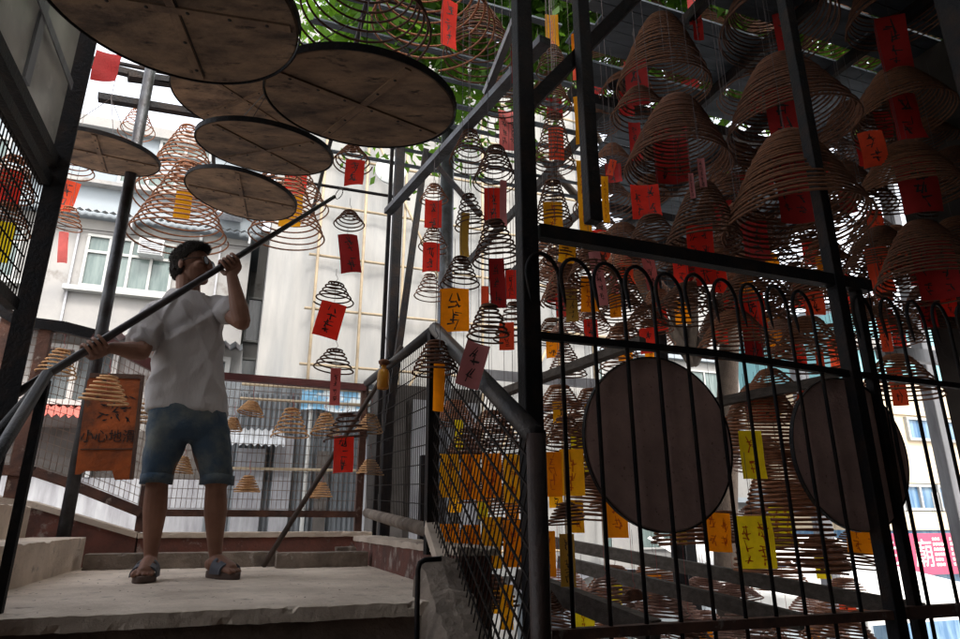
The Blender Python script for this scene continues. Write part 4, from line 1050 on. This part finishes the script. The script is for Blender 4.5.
# legs
def leg(hip, kn, an, toe):
    chain(B, [hip, hip.lerp(kn,.5), kn+Z*.03], [.085,.075,.058], 16)
    cf = kn.lerp(an,.33)+Vector((0,.018,0))
    chain(B, [kn+Z*.04, kn, cf, kn.lerp(an,.7)+Vector((0,.012,0)), an+Z*.02, an-Z*.02], [.052,.049,.053,.038,.029,.029], 16)
    g = Vector((an.x, an.y, 0)); td = Vector((toe.x-an.x, toe.y-an.y, 0)).normalized(); sdv = Vector((-td.y, td.x, 0))
    chain(B, [an-Z*.01+Z*0, g+td*.045+Z*.068, g+td*.10+Z*.052, g+td*.145+Z*.045], [.036,.037,.036,.030], 12)
    chain(B, [g-td*.035+Z*.060, g+td*.0+Z*.055], [.030,.034], 12)
    for i, (o, L) in enumerate(((-.032,.192),(-.012,.196),(.006,.188),(.022,.178),(.036,.164))):
        r = .0135 if i == 0 else .0092
        chain(B, [g+td*.13+sdv*o*.9+Z*.042, g+td*(L-.02)+sdv*o+Z*.040, g+td*L+sdv*o+Z*.034], [r, r, r*.85], 8, 2)
    return g, td, sdv
fR = leg(hipR, kR, anR, anR+Vector((-.02,-.2,0)))
fL = leg(hipL, kL, anL, anL+Vector((.09,-.17,0)))
body = remesh(B, 'body', M_SKIN, .0036, 2, .5, man)
# hair: cap over the skull, short
hb = MB(); hb.blob(hp(0, .014, .036), .0775, .0975, .089, hd, 24, 16); hb.blob(hp(0, .036, -.015), .074, .074, .080, hd, 20, 12)
hb.blob(hp(0, -.045, .090), .054, .044, .030, hd); hb.blob(hp(0, -.01, .108), .052, .06, .024, hd)
def hairdisp(c): return .0055*noise.noise(c*95)+.004*noise.noise(c*40)
hair = remesh(hb, 'hair', M_HAIR, .0055, 2, .5, man, hairdisp)
# cut hair off the face
bm = bmesh.new(); bm.from_mesh(hair.data); hdI = hd.inverted()
dl = []
for v in bm.verts:
    q = hdI @ (v.co-headc)
    thr = .060 if q.y < -.065 else .060-(q.y+.065)*1.0 if q.y < -.015 else .010-(q.y+.015)*2.0
    thr = max(thr, -.088); dq = q.z-thr
    if dq < 0: dl.append(v)
    elif dq < .03: v.co -= v.normal*(.03-dq)*.28
bmesh.ops.delete(bm, geom=dl, context='VERTS')
bm.normal_update(); hv = [(v.co.copy(), v.normal.copy()) for v in bm.verts]; hr = random.Random(4)
for _ in range(5200):
    c, n_h = hr.choice(hv); q = hdI @ (c-headc)
    d = (n_h*.55+hd @ Vector((hr.uniform(-.5,.5), -.5 if q.z > .07 else .25, -.2 if q.z < .06 else .35))*.9).normalized()
    L = hr.uniform(.008,.017) if q.z > .03 else hr.uniform(.004,.009)
    e = d.orthogonal().normalized()*.0011; f_ = d.cross(e)
    vv = [bm.verts.new(c+e), bm.verts.new(c-e*.5+f_), bm.verts.new(c-e*.5-f_), bm.verts.new(c+d*L)]
    for t3 in ((0,1,3),(1,2,3),(2,0,3)): bm.faces.new([vv[k3] for k3 in t3])
bm.to_mesh(hair.data); bm.free()
# glasses
gm = MB()
for sx in (-1, 1):
    c = hp(sx*.034, -.094, .005); pts = [c+hd @ Vector((.026*math.cos(t), .0, .020*math.sin(t))) for t in [2*math.pi*k/16 for k in range(17)]]
    gm.tube(pts, .0022, 6)
    gm.tube([hp(sx*.060, -.094, .010), hp(sx*.076, -.04, .010), hp(sx*.078, .02, .004)], .0020, 6)
gm.tube([hp(-.010,-.096,.006), hp(.010,-.096,.006)], .0022, 6)
gl = gm_ = None
def local_build(mb, name, m, parent, smooth=False):
    me = bpy.data.meshes.new(name); me.from_pydata(mb.v, [], mb.f); me.update(); return link(name, me, m, parent, smooth)
gl = local_build(gm, 'glasses', M_BOLT, man, True)
ln = MB()
for sx in (-1, 1):
    c = hp(sx*.034, -.0945, .005); ln.add([c+hd @ Vector((.025*math.cos(t), 0, .019*math.sin(t))) for t in [2*math.pi*k/16 for k in range(16)]], [tuple(range(16))])
local_build(ln, 'lens', M_LENS, gl)
# t-shirt
S = MB()
def ring(pxl, pxr, py, ry, dy=0):
    l = J(pxl, py, dy); r = J(pxr, py, dy); c = (l+r)/2; return (c, (r-l).length/2, ry)
S.rings([ring(146,226,413,.112), ring(148,225.5,395,.112), ring(152,224,370,.108), ring(154,223,345,.112), ring(155,223,325,.114), ring(157,222,311,.102), ring(162,218,303,.088), ring(169,211,297,.074), ring(173,206,293,.064)], 32)
chain(S, [J(163,311), shR.lerp(elR,.28)+Vector((0,.004,.006)), shR.lerp(elR,.68)+Vector((-.012,0,-.002))], [.060,.066,.070], 18)
chain(S, [J(211,308), J(219,308,-.03), shL.lerp(elL,.5)], [.058,.060,.056], 18)
def fold(c):
    f = .006*math.sin(26*c.x+9*c.z+3*noise.noise(c*5))*(.4+.6*noise.noise(c*3+Vector((3,1,0))))
    f += .009*noise.noise(Vector((c.x*7+c.z*3, c.y*7, c.z*3.2)))+.003*noise.noise(c*22)
    rg = 1-abs(noise.noise(Vector((c.x*9-c.z*4.2+2, c.y*6, c.z*2.6))))*3.2
    rg2 = 1-abs(noise.noise(Vector((c.x*8+c.z*6, c.y*6+4, c.z*3))))*3.2
    f += .013*max(0, rg)**1.6+.010*max(0, rg2)**1.6
    return f
shirt = remesh(S, 't_shirt', M_SHIRT, .0075, 8, .5, man, fold)
# collar ring
cr = MB(); cc = J(189, 294, 0); pts = [cc+Vector((.072*math.cos(t), .060*math.sin(t)-.0, .012*math.sin(t)+.006)) for t in [2*math.pi*k/28 for k in range(29)]]
cr.tube(pts, .007, 6); local_build(cr, 'collar', M_SHIRT, shirt, True)
# shorts
D = MB()
D.rings([ring(149,226,406,.112), ring(148,228,418,.118), ring(146,229,432,.118), ring(150,227,442,.10)], 32)
def rl(pts):   # leg of shorts as elliptic rings
    D.rings(pts, 24)
D.rings([ring(147,190,428,.105), ring(144,186,445,.105), ring(142,178,463,.098), ring(141,172,481,.090,-.01)], 24)
D.rings([ring(187,230,428,.105), ring(190,231,445,.105), ring(196,232,463,.098), ring(201,233,482,.090,-.01)], 24)
def dfold(c): return .006*noise.noise(Vector((c.x*9, c.y*9, c.z*14)))+.004*math.sin(c.z*40+c.x*30+5*noise.noise(c*6))*.6
shorts = remesh(D, 'shorts', M_DENIM, .009, 5, .5, man, dfold)
for pl, pr_, py in ((140.5,172.5,479.5),(200.5,233.5,480.5)):
    c, rx, ry = ring(pl, pr_, py, .094, -.01); h = MB()
    vs = []; fs = []; n = 32
    for z, k in ((-.022,.99),(-.022,1.05),(.024,1.05),(.024,.99)):
        for q in range(n):
            t = 2*math.pi*q/n; ct, s_ = math.cos(t), math.sin(t)
            vs.append(c+Vector((math.copysign(abs(ct)**.8,ct)*rx*k, math.copysign(abs(s_)**.8,s_)*ry*k, z+.004*math.sin(3*t))))
    for i in range(4):
        for q in range(n): fs.append((i*n+q, i*n+(q+1) % n, ((i+1)%4)*n+(q+1) % n, ((i+1)%4)*n+q))
    h.add(vs, fs); local_build(h, 'rolled_hem', M_DENIM, shorts, True)
# sandals
for g, td, sdv in (fR, fL):
    so = MB(); out = []
    for k in range(40):
        t = 2*math.pi*k/40; y = math.cos(t); x = math.sin(t)
        wd = .047 if y > 0 else .038
        out.append(g+td*(.078+.132*y)+sdv*(x*wd))
    for z, s_ in ((0,.97),(.006,1),(.026,1),(.031,.97)):
        so.v += [tuple(g+td*.078+((p-(g+td*.078))*s_)+Z*z) for p in out]
    n = 40
    for i in range(3):
        for k in range(n): so.f.append((i*n+k, i*n+(k+1) % n, (i+1)*n+(k+1) % n, (i+1)*n+k))
    so.f += [tuple(range(n-1,-1,-1)), tuple(3*n+k for k in range(n))]
    sd = local_build(so, 'sandal', M_SOLE, man, True)
    sp = MB(); vs = []; fs = []; na, nl_ = 16, 8
    for e in (0, .006):
        for i in range(na+1):
            t = math.pi*i/na
            for j in range(nl_+1):
                f = j/nl_; along = .055+.085*f
                wd = .050; hh = .092-.028*f
                vs.append(g+td*along+sdv*(math.cos(t)*(wd+e))+Z*(.022+math.sin(t)**.7*(hh-.022+e) if t not in (0, math.pi) else .022))
    st_ = (na+1)*(nl_+1)
    for i in range(na):
        for j in range(nl_):
            hole = (i in (4,5,10,11) and j in (2,3)) or (i in (7,8) and j in (5,))
            a = i*(nl_+1)+j; q = (a, a+1, a+nl_+2, a+nl_+1)
            if not hole: fs.append(q); fs.append(tuple(st_+x for x in reversed(q)))
    for i in range(na):
        for j in (0, nl_):
            a = i*(nl_+1)+j; fs.append((a, a+nl_+1, st_+a+nl_+1, st_+a))
    sp.add(vs, fs); local_build(sp, 'strap', M_RUBBER, sd, True)
# pole in his hands
MWm = man.matrix_world
hRw, hLw = MWm @ haR, MWm @ haL; dd = (hLw-hRw)
tipu = hLw+dd*.99; low = hRw-dd*.62
pl = thing('long_pole', 'long black pole held slantwise by the man, small loop at its tip', 'pole', low)
MB().tube([low, hRw, hLw, tipu], [.019,.018,.016,.010], 12).build('shaft', M_POLE, pl, True)
rg = [tipu+dd.normalized()*.03+dd.normalized()*(.028*math.cos(t))+Z*(.028*math.sin(t)) for t in [2*math.pi*k/20 for k in range(21)]]
MB().tube(rg, .0028, 6).build('loop', M_RINGM, pl, True)

# ------------------------------------------------------------------ buildings beyond
def facade_window(t, o, a, z, w, h, pane_m, nx=2, nz=2, fr=.07, frame_m=M_WFRAME, ax=GA, nb=GB, transom=None):
    """framed window set 2 cm proud of the wall; o = wall point, a along, z up"""
    c = o+ax*(a+w/2)+Z*(z+h/2); m = MB(); n = -nb
    m.box(c+n*.05+Z*(h/2-fr/2), ax*w/2, n*.05, Z*fr/2); m.box(c+n*.05-Z*(h/2-fr/2), ax*w/2, n*.05, Z*fr/2)
    for i in range(nx+1):
        x = -w/2+fr/2+(w-fr)*i/nx; m.box(c+n*.048+ax*x, ax*fr/2, n*.045, Z*(h/2-fr))
    if transom: m.box(c+n*.046+Z*(h/2-h*transom), ax*(w/2-fr), n*.042, Z*fr/2)
    f = m.build('window', frame_m, t)
    MB().box(c+n*.02, ax*(w/2-.01), n*.008, Z*(h/2-.01)).build('pane', pane_m, f)
    return f
# white apartment building on the left
wl = at(120, 300, 16); wl.z = 0
bA = thing('apartment_building', 'white painted apartment building with greenish windows behind the man', 'building', (wl.x, wl.y, GZ))
def bw(t0, t1, z0, z1, dep, m, name, off=0, org=wl): return MB().box(org+GA*(t0+t1)/2+GB*(dep/2+off)+Z*(z0+z1)/2, GA*(t1-t0)/2, GB*dep/2, Z*(z1-z0)/2).build(name, m, bA)
def zat(py, Y): return at(480, py, Y).z
bw(-14, 3.1, GZ, zat(225,16), 6, M_WHITEW, 'lower_wall')
bw(-14, 3.3, zat(225,16)+.001, 10.6, 6, M_PALEW, 'upper_wall', .12)
bw(-14, 3.3, 10.6, 10.9, 6.4, M_WHITEW, 'cornice', -.1)
zl = zat(223,16)
MB().corr(wl+GA*-14-GB*.55+Z*(zl-.02), GA*17.4, GB*.6+Z*.22, 90, .03, Z).build('awning', M_AWG, bA)
for t in range(-12, 4, 3): bw(t, t+.06, zl-.35, zl, .5, M_AWG, 'bracket', -.5)
zb, zt_ = zat(291,16), zat(240,16)
facade_window(bA, wl, -1.0, zb, 2.15, zt_-zb, M_GREENG, 4, 2, transom=.33)
facade_window(bA, wl, -4.4, zb, 2.0, zt_-zb, M_GREENG, 3, 2, transom=.33)
facade_window(bA, wl, -8.4, zb, 2.4, zt_-zb, M_GREENG, 3, 2, transom=.33)
bw(-1.3, 1.5, zb-.16, zb-.04, .25, M_WFRAME, 'sill', -.25)
bw(-4.6, -2.2, zb-.16, zb-.04, .25, M_WFRAME, 'sill', -.25)
acz = zat(256, 16)
bw(.28, .88, acz-.02, acz+.42, .42, M_AC, 'air_conditioner', -.42)
for i in range(6): bw(.31, .85, acz+.02+i*.06, acz+.045+i*.06, .03, M_GREYM, 'grille', -.452)
bw(-2.05, -1.97, GZ, zl, .08, M_AC, 'drain_pipe', -.1)
for k, (py0, py1) in enumerate(((205,160),(150,128))):
    z0 = zat(py0 if k == 0 else 190, 16)
facade_window(bA, wl+GB*.12, -.6, zat(186,16), 2.2, zat(170,16)-zat(186,16), M_GREENG, 3, 1)
facade_window(bA, wl+GB*.12, -5.4, zat(186,16), 2.2, zat(160,16)-zat(186,16), M_GREENG, 3, 1)
facade_window(bA, wl+GB*.12, .3, zat(150,16), 1.4, zat(137,16)-zat(150,16), M_GREENG, 2, 1)
bw(-14, 3.4, zat(192,16), zat(188.5,16), .3, M_WHITEW, 'ledge', -.18)
bw(1.7, 1.78, GZ, zl-.1, .07, M_AC, 'drain_pipe', -.08)
facade_window(bA, wl, -1.2, -1.4, 2.3, 1.9, M_DARKG, 3, 2, transom=.4)
facade_window(bA, wl, -5.2, -1.4, 2.3, 1.9, M_DARKG, 3, 2, transom=.4)
for t0, pz in ((-3.6, 262), (-6.0, 262), (2.1, 205)):
    z0 = zat(pz, 16)
    bw(t0, t0+.62, z0, z0+.44, .42, M_AC, 'air_conditioner', -.42)
    bw(t0-.03, t0+.65, z0-.06, z0-.002, .46, M_GREYM, 'bracket', -.46)
for t0 in (-.9, -1.55, 2.6): bw(t0-.35, t0-.30, GZ, zl-.4, .06, M_GREYM, 'drain_pipe', -.07)
for k in range(1):
    z0 = zl-.3-.35*k; MB().tube([wl+GA*(-8+q)-GB*.1+Z*(z0-.12*math.sin(math.pi*q/11)+.02*k) for q in range(0, 12)], .014, 5).build('cable', M_BOLT, bA)
# grey gap building
gp = at(252, 320, 19); bB = thing('grey_building', 'grey building glimpsed in the narrow gap beside the white wall', 'building', (gp.x, gp.y, GZ))
MB().box((gp.x, gp.y+2, 3), GA*2.2, GB*1.4, Z*6.3).build('wall', M_WHITEW, bB)
o_ = Vector((gp.x, gp.y+2, 0))-GB*1.4
for z in (-.6, 1.4, 3.4, 5.4): facade_window(bB, o_, -.9, z, 1.5, 1.5, M_DARKG, 2, 2)
# scaffolded building wrapped in white netting
sb = at(264, 300, 14); sb.z = 0
bS = thing('scaffolded_building', 'building wrapped in white netting with pale bamboo scaffold', 'building', (sb.x, sb.y, GZ))
SW = 8.8; nx, nz_ = 88, 60; z0s, z1s = -1.2, 13.5
vs = []; fs = []
for j in range(nz_+1):
    for i in range(nx+1):
        a = SW*i/nx; z = z0s+(z1s-z0s)*j/nz_
        fl = .05*math.sin(a*9)*(1 if a < 1.2 else .25)+.09*noise.noise(Vector((a*1.1, z*.7, 0)))+.03*noise.noise(Vector((a*4, z*.9, 5)))
        vs.append(sb+GA*a+GB*fl+Z*z)
for j in range(nz_):
    for i in range(nx): q = j*(nx+1)+i; fs.append((q, q+1, q+nx+2, q+nx+1))
MB().add(vs, fs).build('netting', M_SHEET, bS, True)
MB().box(sb+GA*SW/2+GB*3.2+Z*5, GA*SW/2, GB*2.8, Z*8.3).build('wall', M_WHITEW, bS)
pm = sb-GB*.22
for k, z in enumerate(np.arange(-.6, 13, 1.35)):
    MB().tube([pm+GA*.9+Z*(z+rnd.uniform(-.04,.04)), pm+GA*(SW+.2)+Z*(z+rnd.uniform(-.05,.05))], .034, 7).build('bamboo_ledger', M_BAMBOO, bS, True)
for k, a in enumerate(np.arange(1.1, SW, 1.05)):
    MB().tube([pm-GB*.07+GA*(a+rnd.uniform(-.06,.06))+Z*-2, pm-GB*.07+GA*a+Z*13.4], .036, 7).build('bamboo_upright', M_BAMBOO, bS, True)
for a0, z0, a1, z1 in ((1.6,-.6,4.2,4.6),(4.6,4.8,2.2,9.8),(4.6,-.6,7.2,4.6)):
    MB().tube([pm-GB*.14+GA*a0+Z*z0, pm-GB*.14+GA*a1+Z*z1], .032, 7).build('bamboo_brace', M_BAMBOO, bS, True)
# round lamp / mirror on the scaffold
mr = at(391, 170, 11); t = thing('street_mirror', 'round grey street mirror dish beside the dark poles', 'mirror', mr)
n_ = (-Vector((mr.x, mr.y, 0))).normalized(); sx_ = Z.cross(n_)
MB().disc(mr, .30, .06, sx_, Z, n_, 36).build('dish', M_AC, t, True)
MB().tube([mr+n_*-.05, (mr.x, mr.y+.3, mr.z), (mr.x, mr.y+.3, GZ)], .03, 8).build('bracket', M_GREYM, t)
# lane sheds behind the fence
sA = hz(-20, 8.6); shA = thing('lane_shed', 'low white lane building with red corrugated awning behind the left fence', 'building', (sA.x, sA.y, GZ))
def sbx(org, t, t0, t1, z0, z1, dep, m, name, off=0): return MB().box(org+GA*(t0+t1)/2+GB*(dep/2+off)+Z*(z0+z1)/2, GA*(t1-t0)/2, GB*dep/2, Z*(z1-z0)/2).build(name, m, t)
sbx(sA, shA, -4, 2.9, GZ, zat(338,9), 3, M_WHITEW, 'wall')
zq = zat(338, 9)
MB().corr(sA+GA*-4-GB*.5+Z*(zq-.05), GA*6.9, GB*3.4+Z*.25, 50, .03, Z).build('roof', M_AWG, shA)
for a in (.2, 1.7): facade_window(shA, sA, a, zat(410,9.2), 1.05, .85, M_DARKG, 2, 2)
MB().corr(sA+GA*.1-GB*.75+Z*(zat(425,9)), GA*1.5, GB*.75+Z*.24, 16, .025, Z).build('awning', M_AWR, shA)
sbx(sA, shA, .0, 2.9, zat(478,9), zat(430,9), .06, M_DARKM, 'dark_opening', -.06)
sbx(sA, shA, .0, 2.9, GZ, zat(478,9)-.002, .1, M_GREYM, 'shutter', -.1)
for i in range(4): sbx(sA, shA, .3+i*.8, .36+i*.8, zat(478,9), zat(430,9), .06, M_AC, 'pillar', -.13)
sB = hz(226, 9.2); shB = thing('lane_stall', 'white corrugated stall front with grey shutters behind the back fence', 'building', (sB.x, sB.y, GZ))
MB().corr(sB+Z*GZ, GA*3.4, Z*(zat(398,9.6)-GZ), 46, .02, GB).build('corrugated_wall', M_CORRW, shB)
sbx(sB, shB, -.3, 3.6, GZ, zat(380,9.6), 2.5, M_CORRW, 'wall', .06)
for i, (a0, a1, m_) in enumerate(((.05,.42,M_GREYM),(.55,.8,M_GREYM),(1.15,1.32,M_DARKM),(1.85,2.2,M_GREYM),(2.5,2.66,M_DARKM))):
    sbx(sB, shB, a0, a1, GZ, zat(450-14*(i%2),9.4), .05, m_, 'shutter', -.08)
MB().corr(sB+GA*-.1-GB*.6+Z*zat(447,9), GA*.75, GB*.58+Z*.28, 8, .02, Z).build('awning', M_AWG, shB)
MB().tube([sB+GA*1.0-GB*.12+Z*GZ, sB+GA*1.0-GB*.12+Z*zat(385,9.3)], .03, 8).build('drain_pipe', M_WFRAME, shB, True)
m = MB(); vs = []; fs = []
for j in range(9):
    for i in range(25):
        a = .85+1.25*i/24; vs.append(sB+GA*a-GB*(.16+.05*noise.noise(Vector((a*5,j*.4,1))))+Z*(zat(386,9.4)-.36*j/8+.03*noise.noise(Vector((a*3,0,j*.3)))))
for j in range(8):
    for i in range(24): q = j*25+i; fs.append((q,q+1,q+26,q+25))
m.add(vs, fs).build('tarpaulin', M_TARP, shB, True)
for zz in (388, 402, 470): MB().tube([sB+GA*0-GB*.2+Z*zat(zz,9.3), sB+GA*3.4-GB*.2+Z*(zat(zz,9.3)+.02)], .022, 7).build('bamboo_pole', M_BAMBOO, shB, True)
kd = hz(392, 7.6); bK = thing('shaded_lane_box', 'dark shuttered box added for the shaded lane behind the mesh below the fence peak', 'building', (kd.x, kd.y, GZ))
MB().box(kd+GA*.45+GB*.4+Z*(GZ+(zat(388,7.8)-GZ)/2), GA*.62, GB*.4, Z*(zat(388,7.8)-GZ)/2).build('wall', M_DARKM, bK)  # added dark box, the lane's shade is painted by its colour
for i in range(4): MB().box(kd+GA*(.0+i*.3)-GB*.03+Z*(GZ+(zat(402,7.8)-GZ)/2), GA*.11, GB*.02, Z*(zat(402,7.8)-GZ)/2).build('shutter', M_GREYM if i % 2 else M_DARKM, bK)
# far pale wall behind the gate
pw = hz(470, 24); bP = thing('pale_building', 'pale white building far behind the hanging coils and gate', 'building', (pw.x, pw.y, GZ))
MB().box(pw+GA*7+GB*3+Z*4.5, GA*7.4, GB*3, Z*7.8).build('wall', M_WHITEW, bP)
for z in (-1, 2, 5): 
    for a in (1, 4, 7, 10): facade_window(bP, pw, a, z, 1.8, 1.4, M_GREENG, 2, 2)
for z in (.9, 3.9, 6.9): MB().box(pw+GA*7-GB*.12+Z*z, GA*7.4, GB*.12, Z*.1).build('ledge', M_PALEW, bP)
# turquoise and cream building with sign at right
tb_ = hz(872, 17); bT = thing('turquoise_building', 'turquoise and cream building with blue windows at the right edge', 'building', (tb_.x, tb_.y, GZ))
YT = 18.0
def tz_(py): return at(930, py, YT).z
def tbx(t0, t1, z0, z1, dep, m, name, off=0): return MB().box(tb_+GA*(t0+t1)/2+GB*(dep/2+off)+Z*(z0+z1)/2, GA*(t1-t0)/2, GB*dep/2, Z*(z1-z0)/2).build(name, m, bT)
tbx(0, 12, tz_(386), tz_(322), 4, M_CYAN, 'upper_wall')
tbx(0, 12, tz_(322)+.002, tz_(322)+.3, 4.3, M_PALEW, 'parapet', -.1)
tbx(0, 12, tz_(417), tz_(386)-.002, 4, M_BEIGE, 'cream_band', -.06)
tbx(0, 12, tz_(484), tz_(417)-.002, 4, M_BEIGE, 'middle_wall')
tbx(0, 12, tz_(512), tz_(484)-.002, 4, M_PALEW, 'window_wall', .06)
tbx(0, 12, tz_(530), tz_(512)-.002, 4, M_BEIGE, 'lower_cream_band', -.04)
tbx(0, 12, GZ, tz_(530)-.002, 4, M_BLUEG, 'shop_glass', .02)
for i in range(7): facade_window(bT, tb_+GB*.0, .3+i*1.55, tz_(442), 1.1, tz_(417)-tz_(442)-.06, M_BLUEG, 2, 1)
for i in range(9): facade_window(bT, tb_+GB*.06, .1+i*1.25, tz_(511), 1.15, tz_(485)-tz_(511), M_BLUEG, 2, 1)
for i in range(34): tbx(2.2+i*.1, 2.22+i*.1, tz_(511), tz_(493), .02, M_WFRAME, 'railing_bar', -.12)
tbx(0, 12, tz_(356), tz_(346), .2, M_WHITEW, 'ledge', -.2)
# sign
so_ = tb_-GB*.35-GA*.52; zs0, zs1 = tz_(572), tz_(533)
sg = thing('shop_sign', 'rose red signboard with cream Chinese lettering on the right building', 'sign', so_+GA*.2+Z*zs0)
MB().box(so_+GA*4.0+Z*(zs0+zs1)/2, GA*3.6, GB*.04, Z*(zs1-zs0)/2).build('board', M_SIGNR, sg)
hs = zs1-zs0
text('武', hs*.72, M_SIGNW, sg, so_-GB*.045+GA*.62+Z*((zs0+zs1)/2-.03), GA, Z)
text('廟', hs*.72, M_SIGNW, sg, so_-GB*.045+GA*1.62+Z*((zs0+zs1)/2-.03), GA, Z)
m = MB()
for col in range(5):
    for rr in range(6):
        zc = zs1-hs*(.14+.125*rr); xc = 2.25+col*.62+(.25 if col > 1 else 0); L = rnd.uniform(.12,.26)
        q = 0
        while q < L*2:
            wq = rnd.uniform(.05,.09); m.box(so_-GB*.045+GA*(xc-.25+q+wq/2)+Z*zc, GA*wq/2, GB*.003, Z*hs*.035); q += wq+.03
m.build('small_lettering', M_SIGNW, sg)
# white tent
tc_ = at(845, 560, 11.5); tent = thing('white_tent', 'white peaked canvas tent roof in the street beyond the gate', 'tent', (tc_.x, tc_.y, GZ))
w2 = 1.75; ze = zat(592, 11.0); zp = zat(551, 11.5)
c4 = [Vector((tc_.x, tc_.y, 0))+GA*sx*w2+GB*sy*w2 for sx, sy in ((-1,-1),(1,-1),(1,1),(-1,1))]; ctr = Vector((tc_.x, tc_.y, 0))
m = MB(); NS = 12; vs = []; fs = []
for e in range(4):
    p, q = c4[e], c4[(e+1) % 4]; o = len(vs)
    for j in range(NS+1):
        t = j/NS
        for i in range(NS+1):
            s = i/NS; g = p.lerp(q, s).lerp(ctr, t); zz = ze+(zp-ze)*(t**1.35)-.05*math.sin(math.pi*s)*(1-t); vs.append(g+Z*zz)
    for j in range(NS):
        for i in range(NS): a = o+j*(NS+1)+i; fs.append((a, a+1, a+NS+2, a+NS+1))
m.add(vs, fs).build('canopy', M_TENT, tent, True)
m = MB()
for e in range(4):
    p, q = c4[e], c4[(e+1) % 4]; m.add([p+Z*ze, q+Z*ze, q+Z*(ze-.25), p+Z*(ze-.25)], [(0,1,2,3)])
m.build('valance', M_TENT, tent)
for c in c4: MB().tube([(c.x, c.y, GZ), (c.x, c.y, ze)], .03, 8).build('leg', M_WFRAME, tent, True)
# barrier of white railings by the tent, grey shed and arch roof in the low street
fb2 = thing('street_barrier', 'pale blue slatted barrier in the street below the tent', 'fence', (8, 12.6, GZ))
o_ = hz(845, 10); 
MB().box(o_+GA*2+Z*(GZ+1.15), GA*2.2, GB*.03, Z*.04).box(o_+GA*2+Z*(GZ+.2), GA*2.2, GB*.03, Z*.04).build('rail', M_CORRW, fb2)
m = MB()
for i in range(36): m.box(o_+GA*(-.15+i*.12)+Z*(GZ+.66), GA*.03, GB*.02, Z*.44)
m.build('slats', M_CORRW, fb2)
lo = hz(560, 12); bL = thing('low_market_hut', 'low grey market hut with arched roof below the gate', 'building', (lo.x, lo.y, GZ))
MB().box(lo+GA*1.2+GB*1+Z*(GZ+1.0), GA*1.2, GB*1, Z*1.0).build('wall', M_PALEW, bL)
m = MB(); vs = []; fs = []
for i in range(17):
    th = math.pi*i/16; p = lo+GA*(1.2-1.3*math.cos(th))+Z*(GZ+2.0+.5*math.sin(th)); vs += [p-GB*.2, p+GB*2.2]
for i in range(16): fs.append((2*i,2*i+2,2*i+3,2*i+1))
m.add(vs, fs).build('roof', M_GREYM, bL, True)
facade_window(bL, lo, .5, GZ+.9, .9, .8, M_DARKG, 2, 1)
sc_ = hz(720, 14); bM = thing('striped_awning_stall', 'pale stall with scalloped awning in the street below the first tray', 'stall', (sc_.x, sc_.y, GZ))
MB().box(sc_+GA*1.5+GB*1+Z*(GZ+.9), GA*2.4, GB*.9, Z*.9).build('counter', M_PALEW, bM)
MB().corr(sc_+GA*-1.2-GB*.5+Z*(zat(562,14)), GA*5.2, GB*1.4+Z*.45, 18, .04, Z).build('awning', M_TENT, bM)
for a in (-1.1, 3.9): MB().tube([sc_+GA*a-GB*.45+Z*GZ, sc_+GA*a-GB*.45+Z*(zat(562,14)-.03)], .03, 8).build('leg', M_WFRAME, bM)

# ------------------------------------------------------------------ light
w = bpy.data.worlds.new('World'); sc.world = w; w.use_nodes = True
nt = w.node_tree; bg = nt.nodes['Background']
sky = nt.nodes.new('ShaderNodeTexSky'); sky.sky_type = 'NISHITA'; sky.sun_disc = False
SE, SA = R_(52), R_(152)
sky.sun_elevation = SE; sky.sun_rotation = SA; sky.air_density = 1.0; sky.dust_density = 3.0; sky.ozone_density = 1.0
hs_ = nt.nodes.new('ShaderNodeHueSaturation'); hs_.inputs['Saturation'].default_value = .35
nt.links.new(sky.outputs[0], hs_.inputs['Color']); tint = nt.nodes.new('ShaderNodeMix'); tint.data_type = 'RGBA'; tint.blend_type = 'MULTIPLY'; tint.inputs['Factor'].default_value = 1; tint.inputs[7].default_value = (1, .955, .90, 1)
nt.links.new(hs_.outputs[0], tint.inputs[6]); nt.links.new(tint.outputs[2], bg.inputs['Color'])
bg.inputs['Strength'].default_value = .80
sl = bpy.data.lights.new('sun', 'SUN'); sl.energy = 3.2; sl.angle = R_(10); sl.color = (1, .96, .9)
so = bpy.data.objects.new('sun', sl); COL.objects.link(so)
sdir = Vector((math.sin(SA)*math.cos(SE), math.cos(SA)*math.cos(SE), math.sin(SE)))    # towards the sun
so.rotation_euler = (-sdir).to_track_quat('-Z', 'Y').to_euler()

sc.view_settings.view_transform = 'Standard'; sc.view_settings.look = 'None'; sc.view_settings.exposure = 0; sc.view_settings.gamma = 1
sc.render.engine = 'CYCLES'
sc.cycles.use_denoising = True
sc.cycles.max_bounces = 6; sc.cycles.diffuse_bounces = 4; sc.cycles.glossy_bounces = 2; sc.cycles.transmission_bounces = 4
sc.cycles.caustics_reflective = False; sc.cycles.caustics_refractive = False
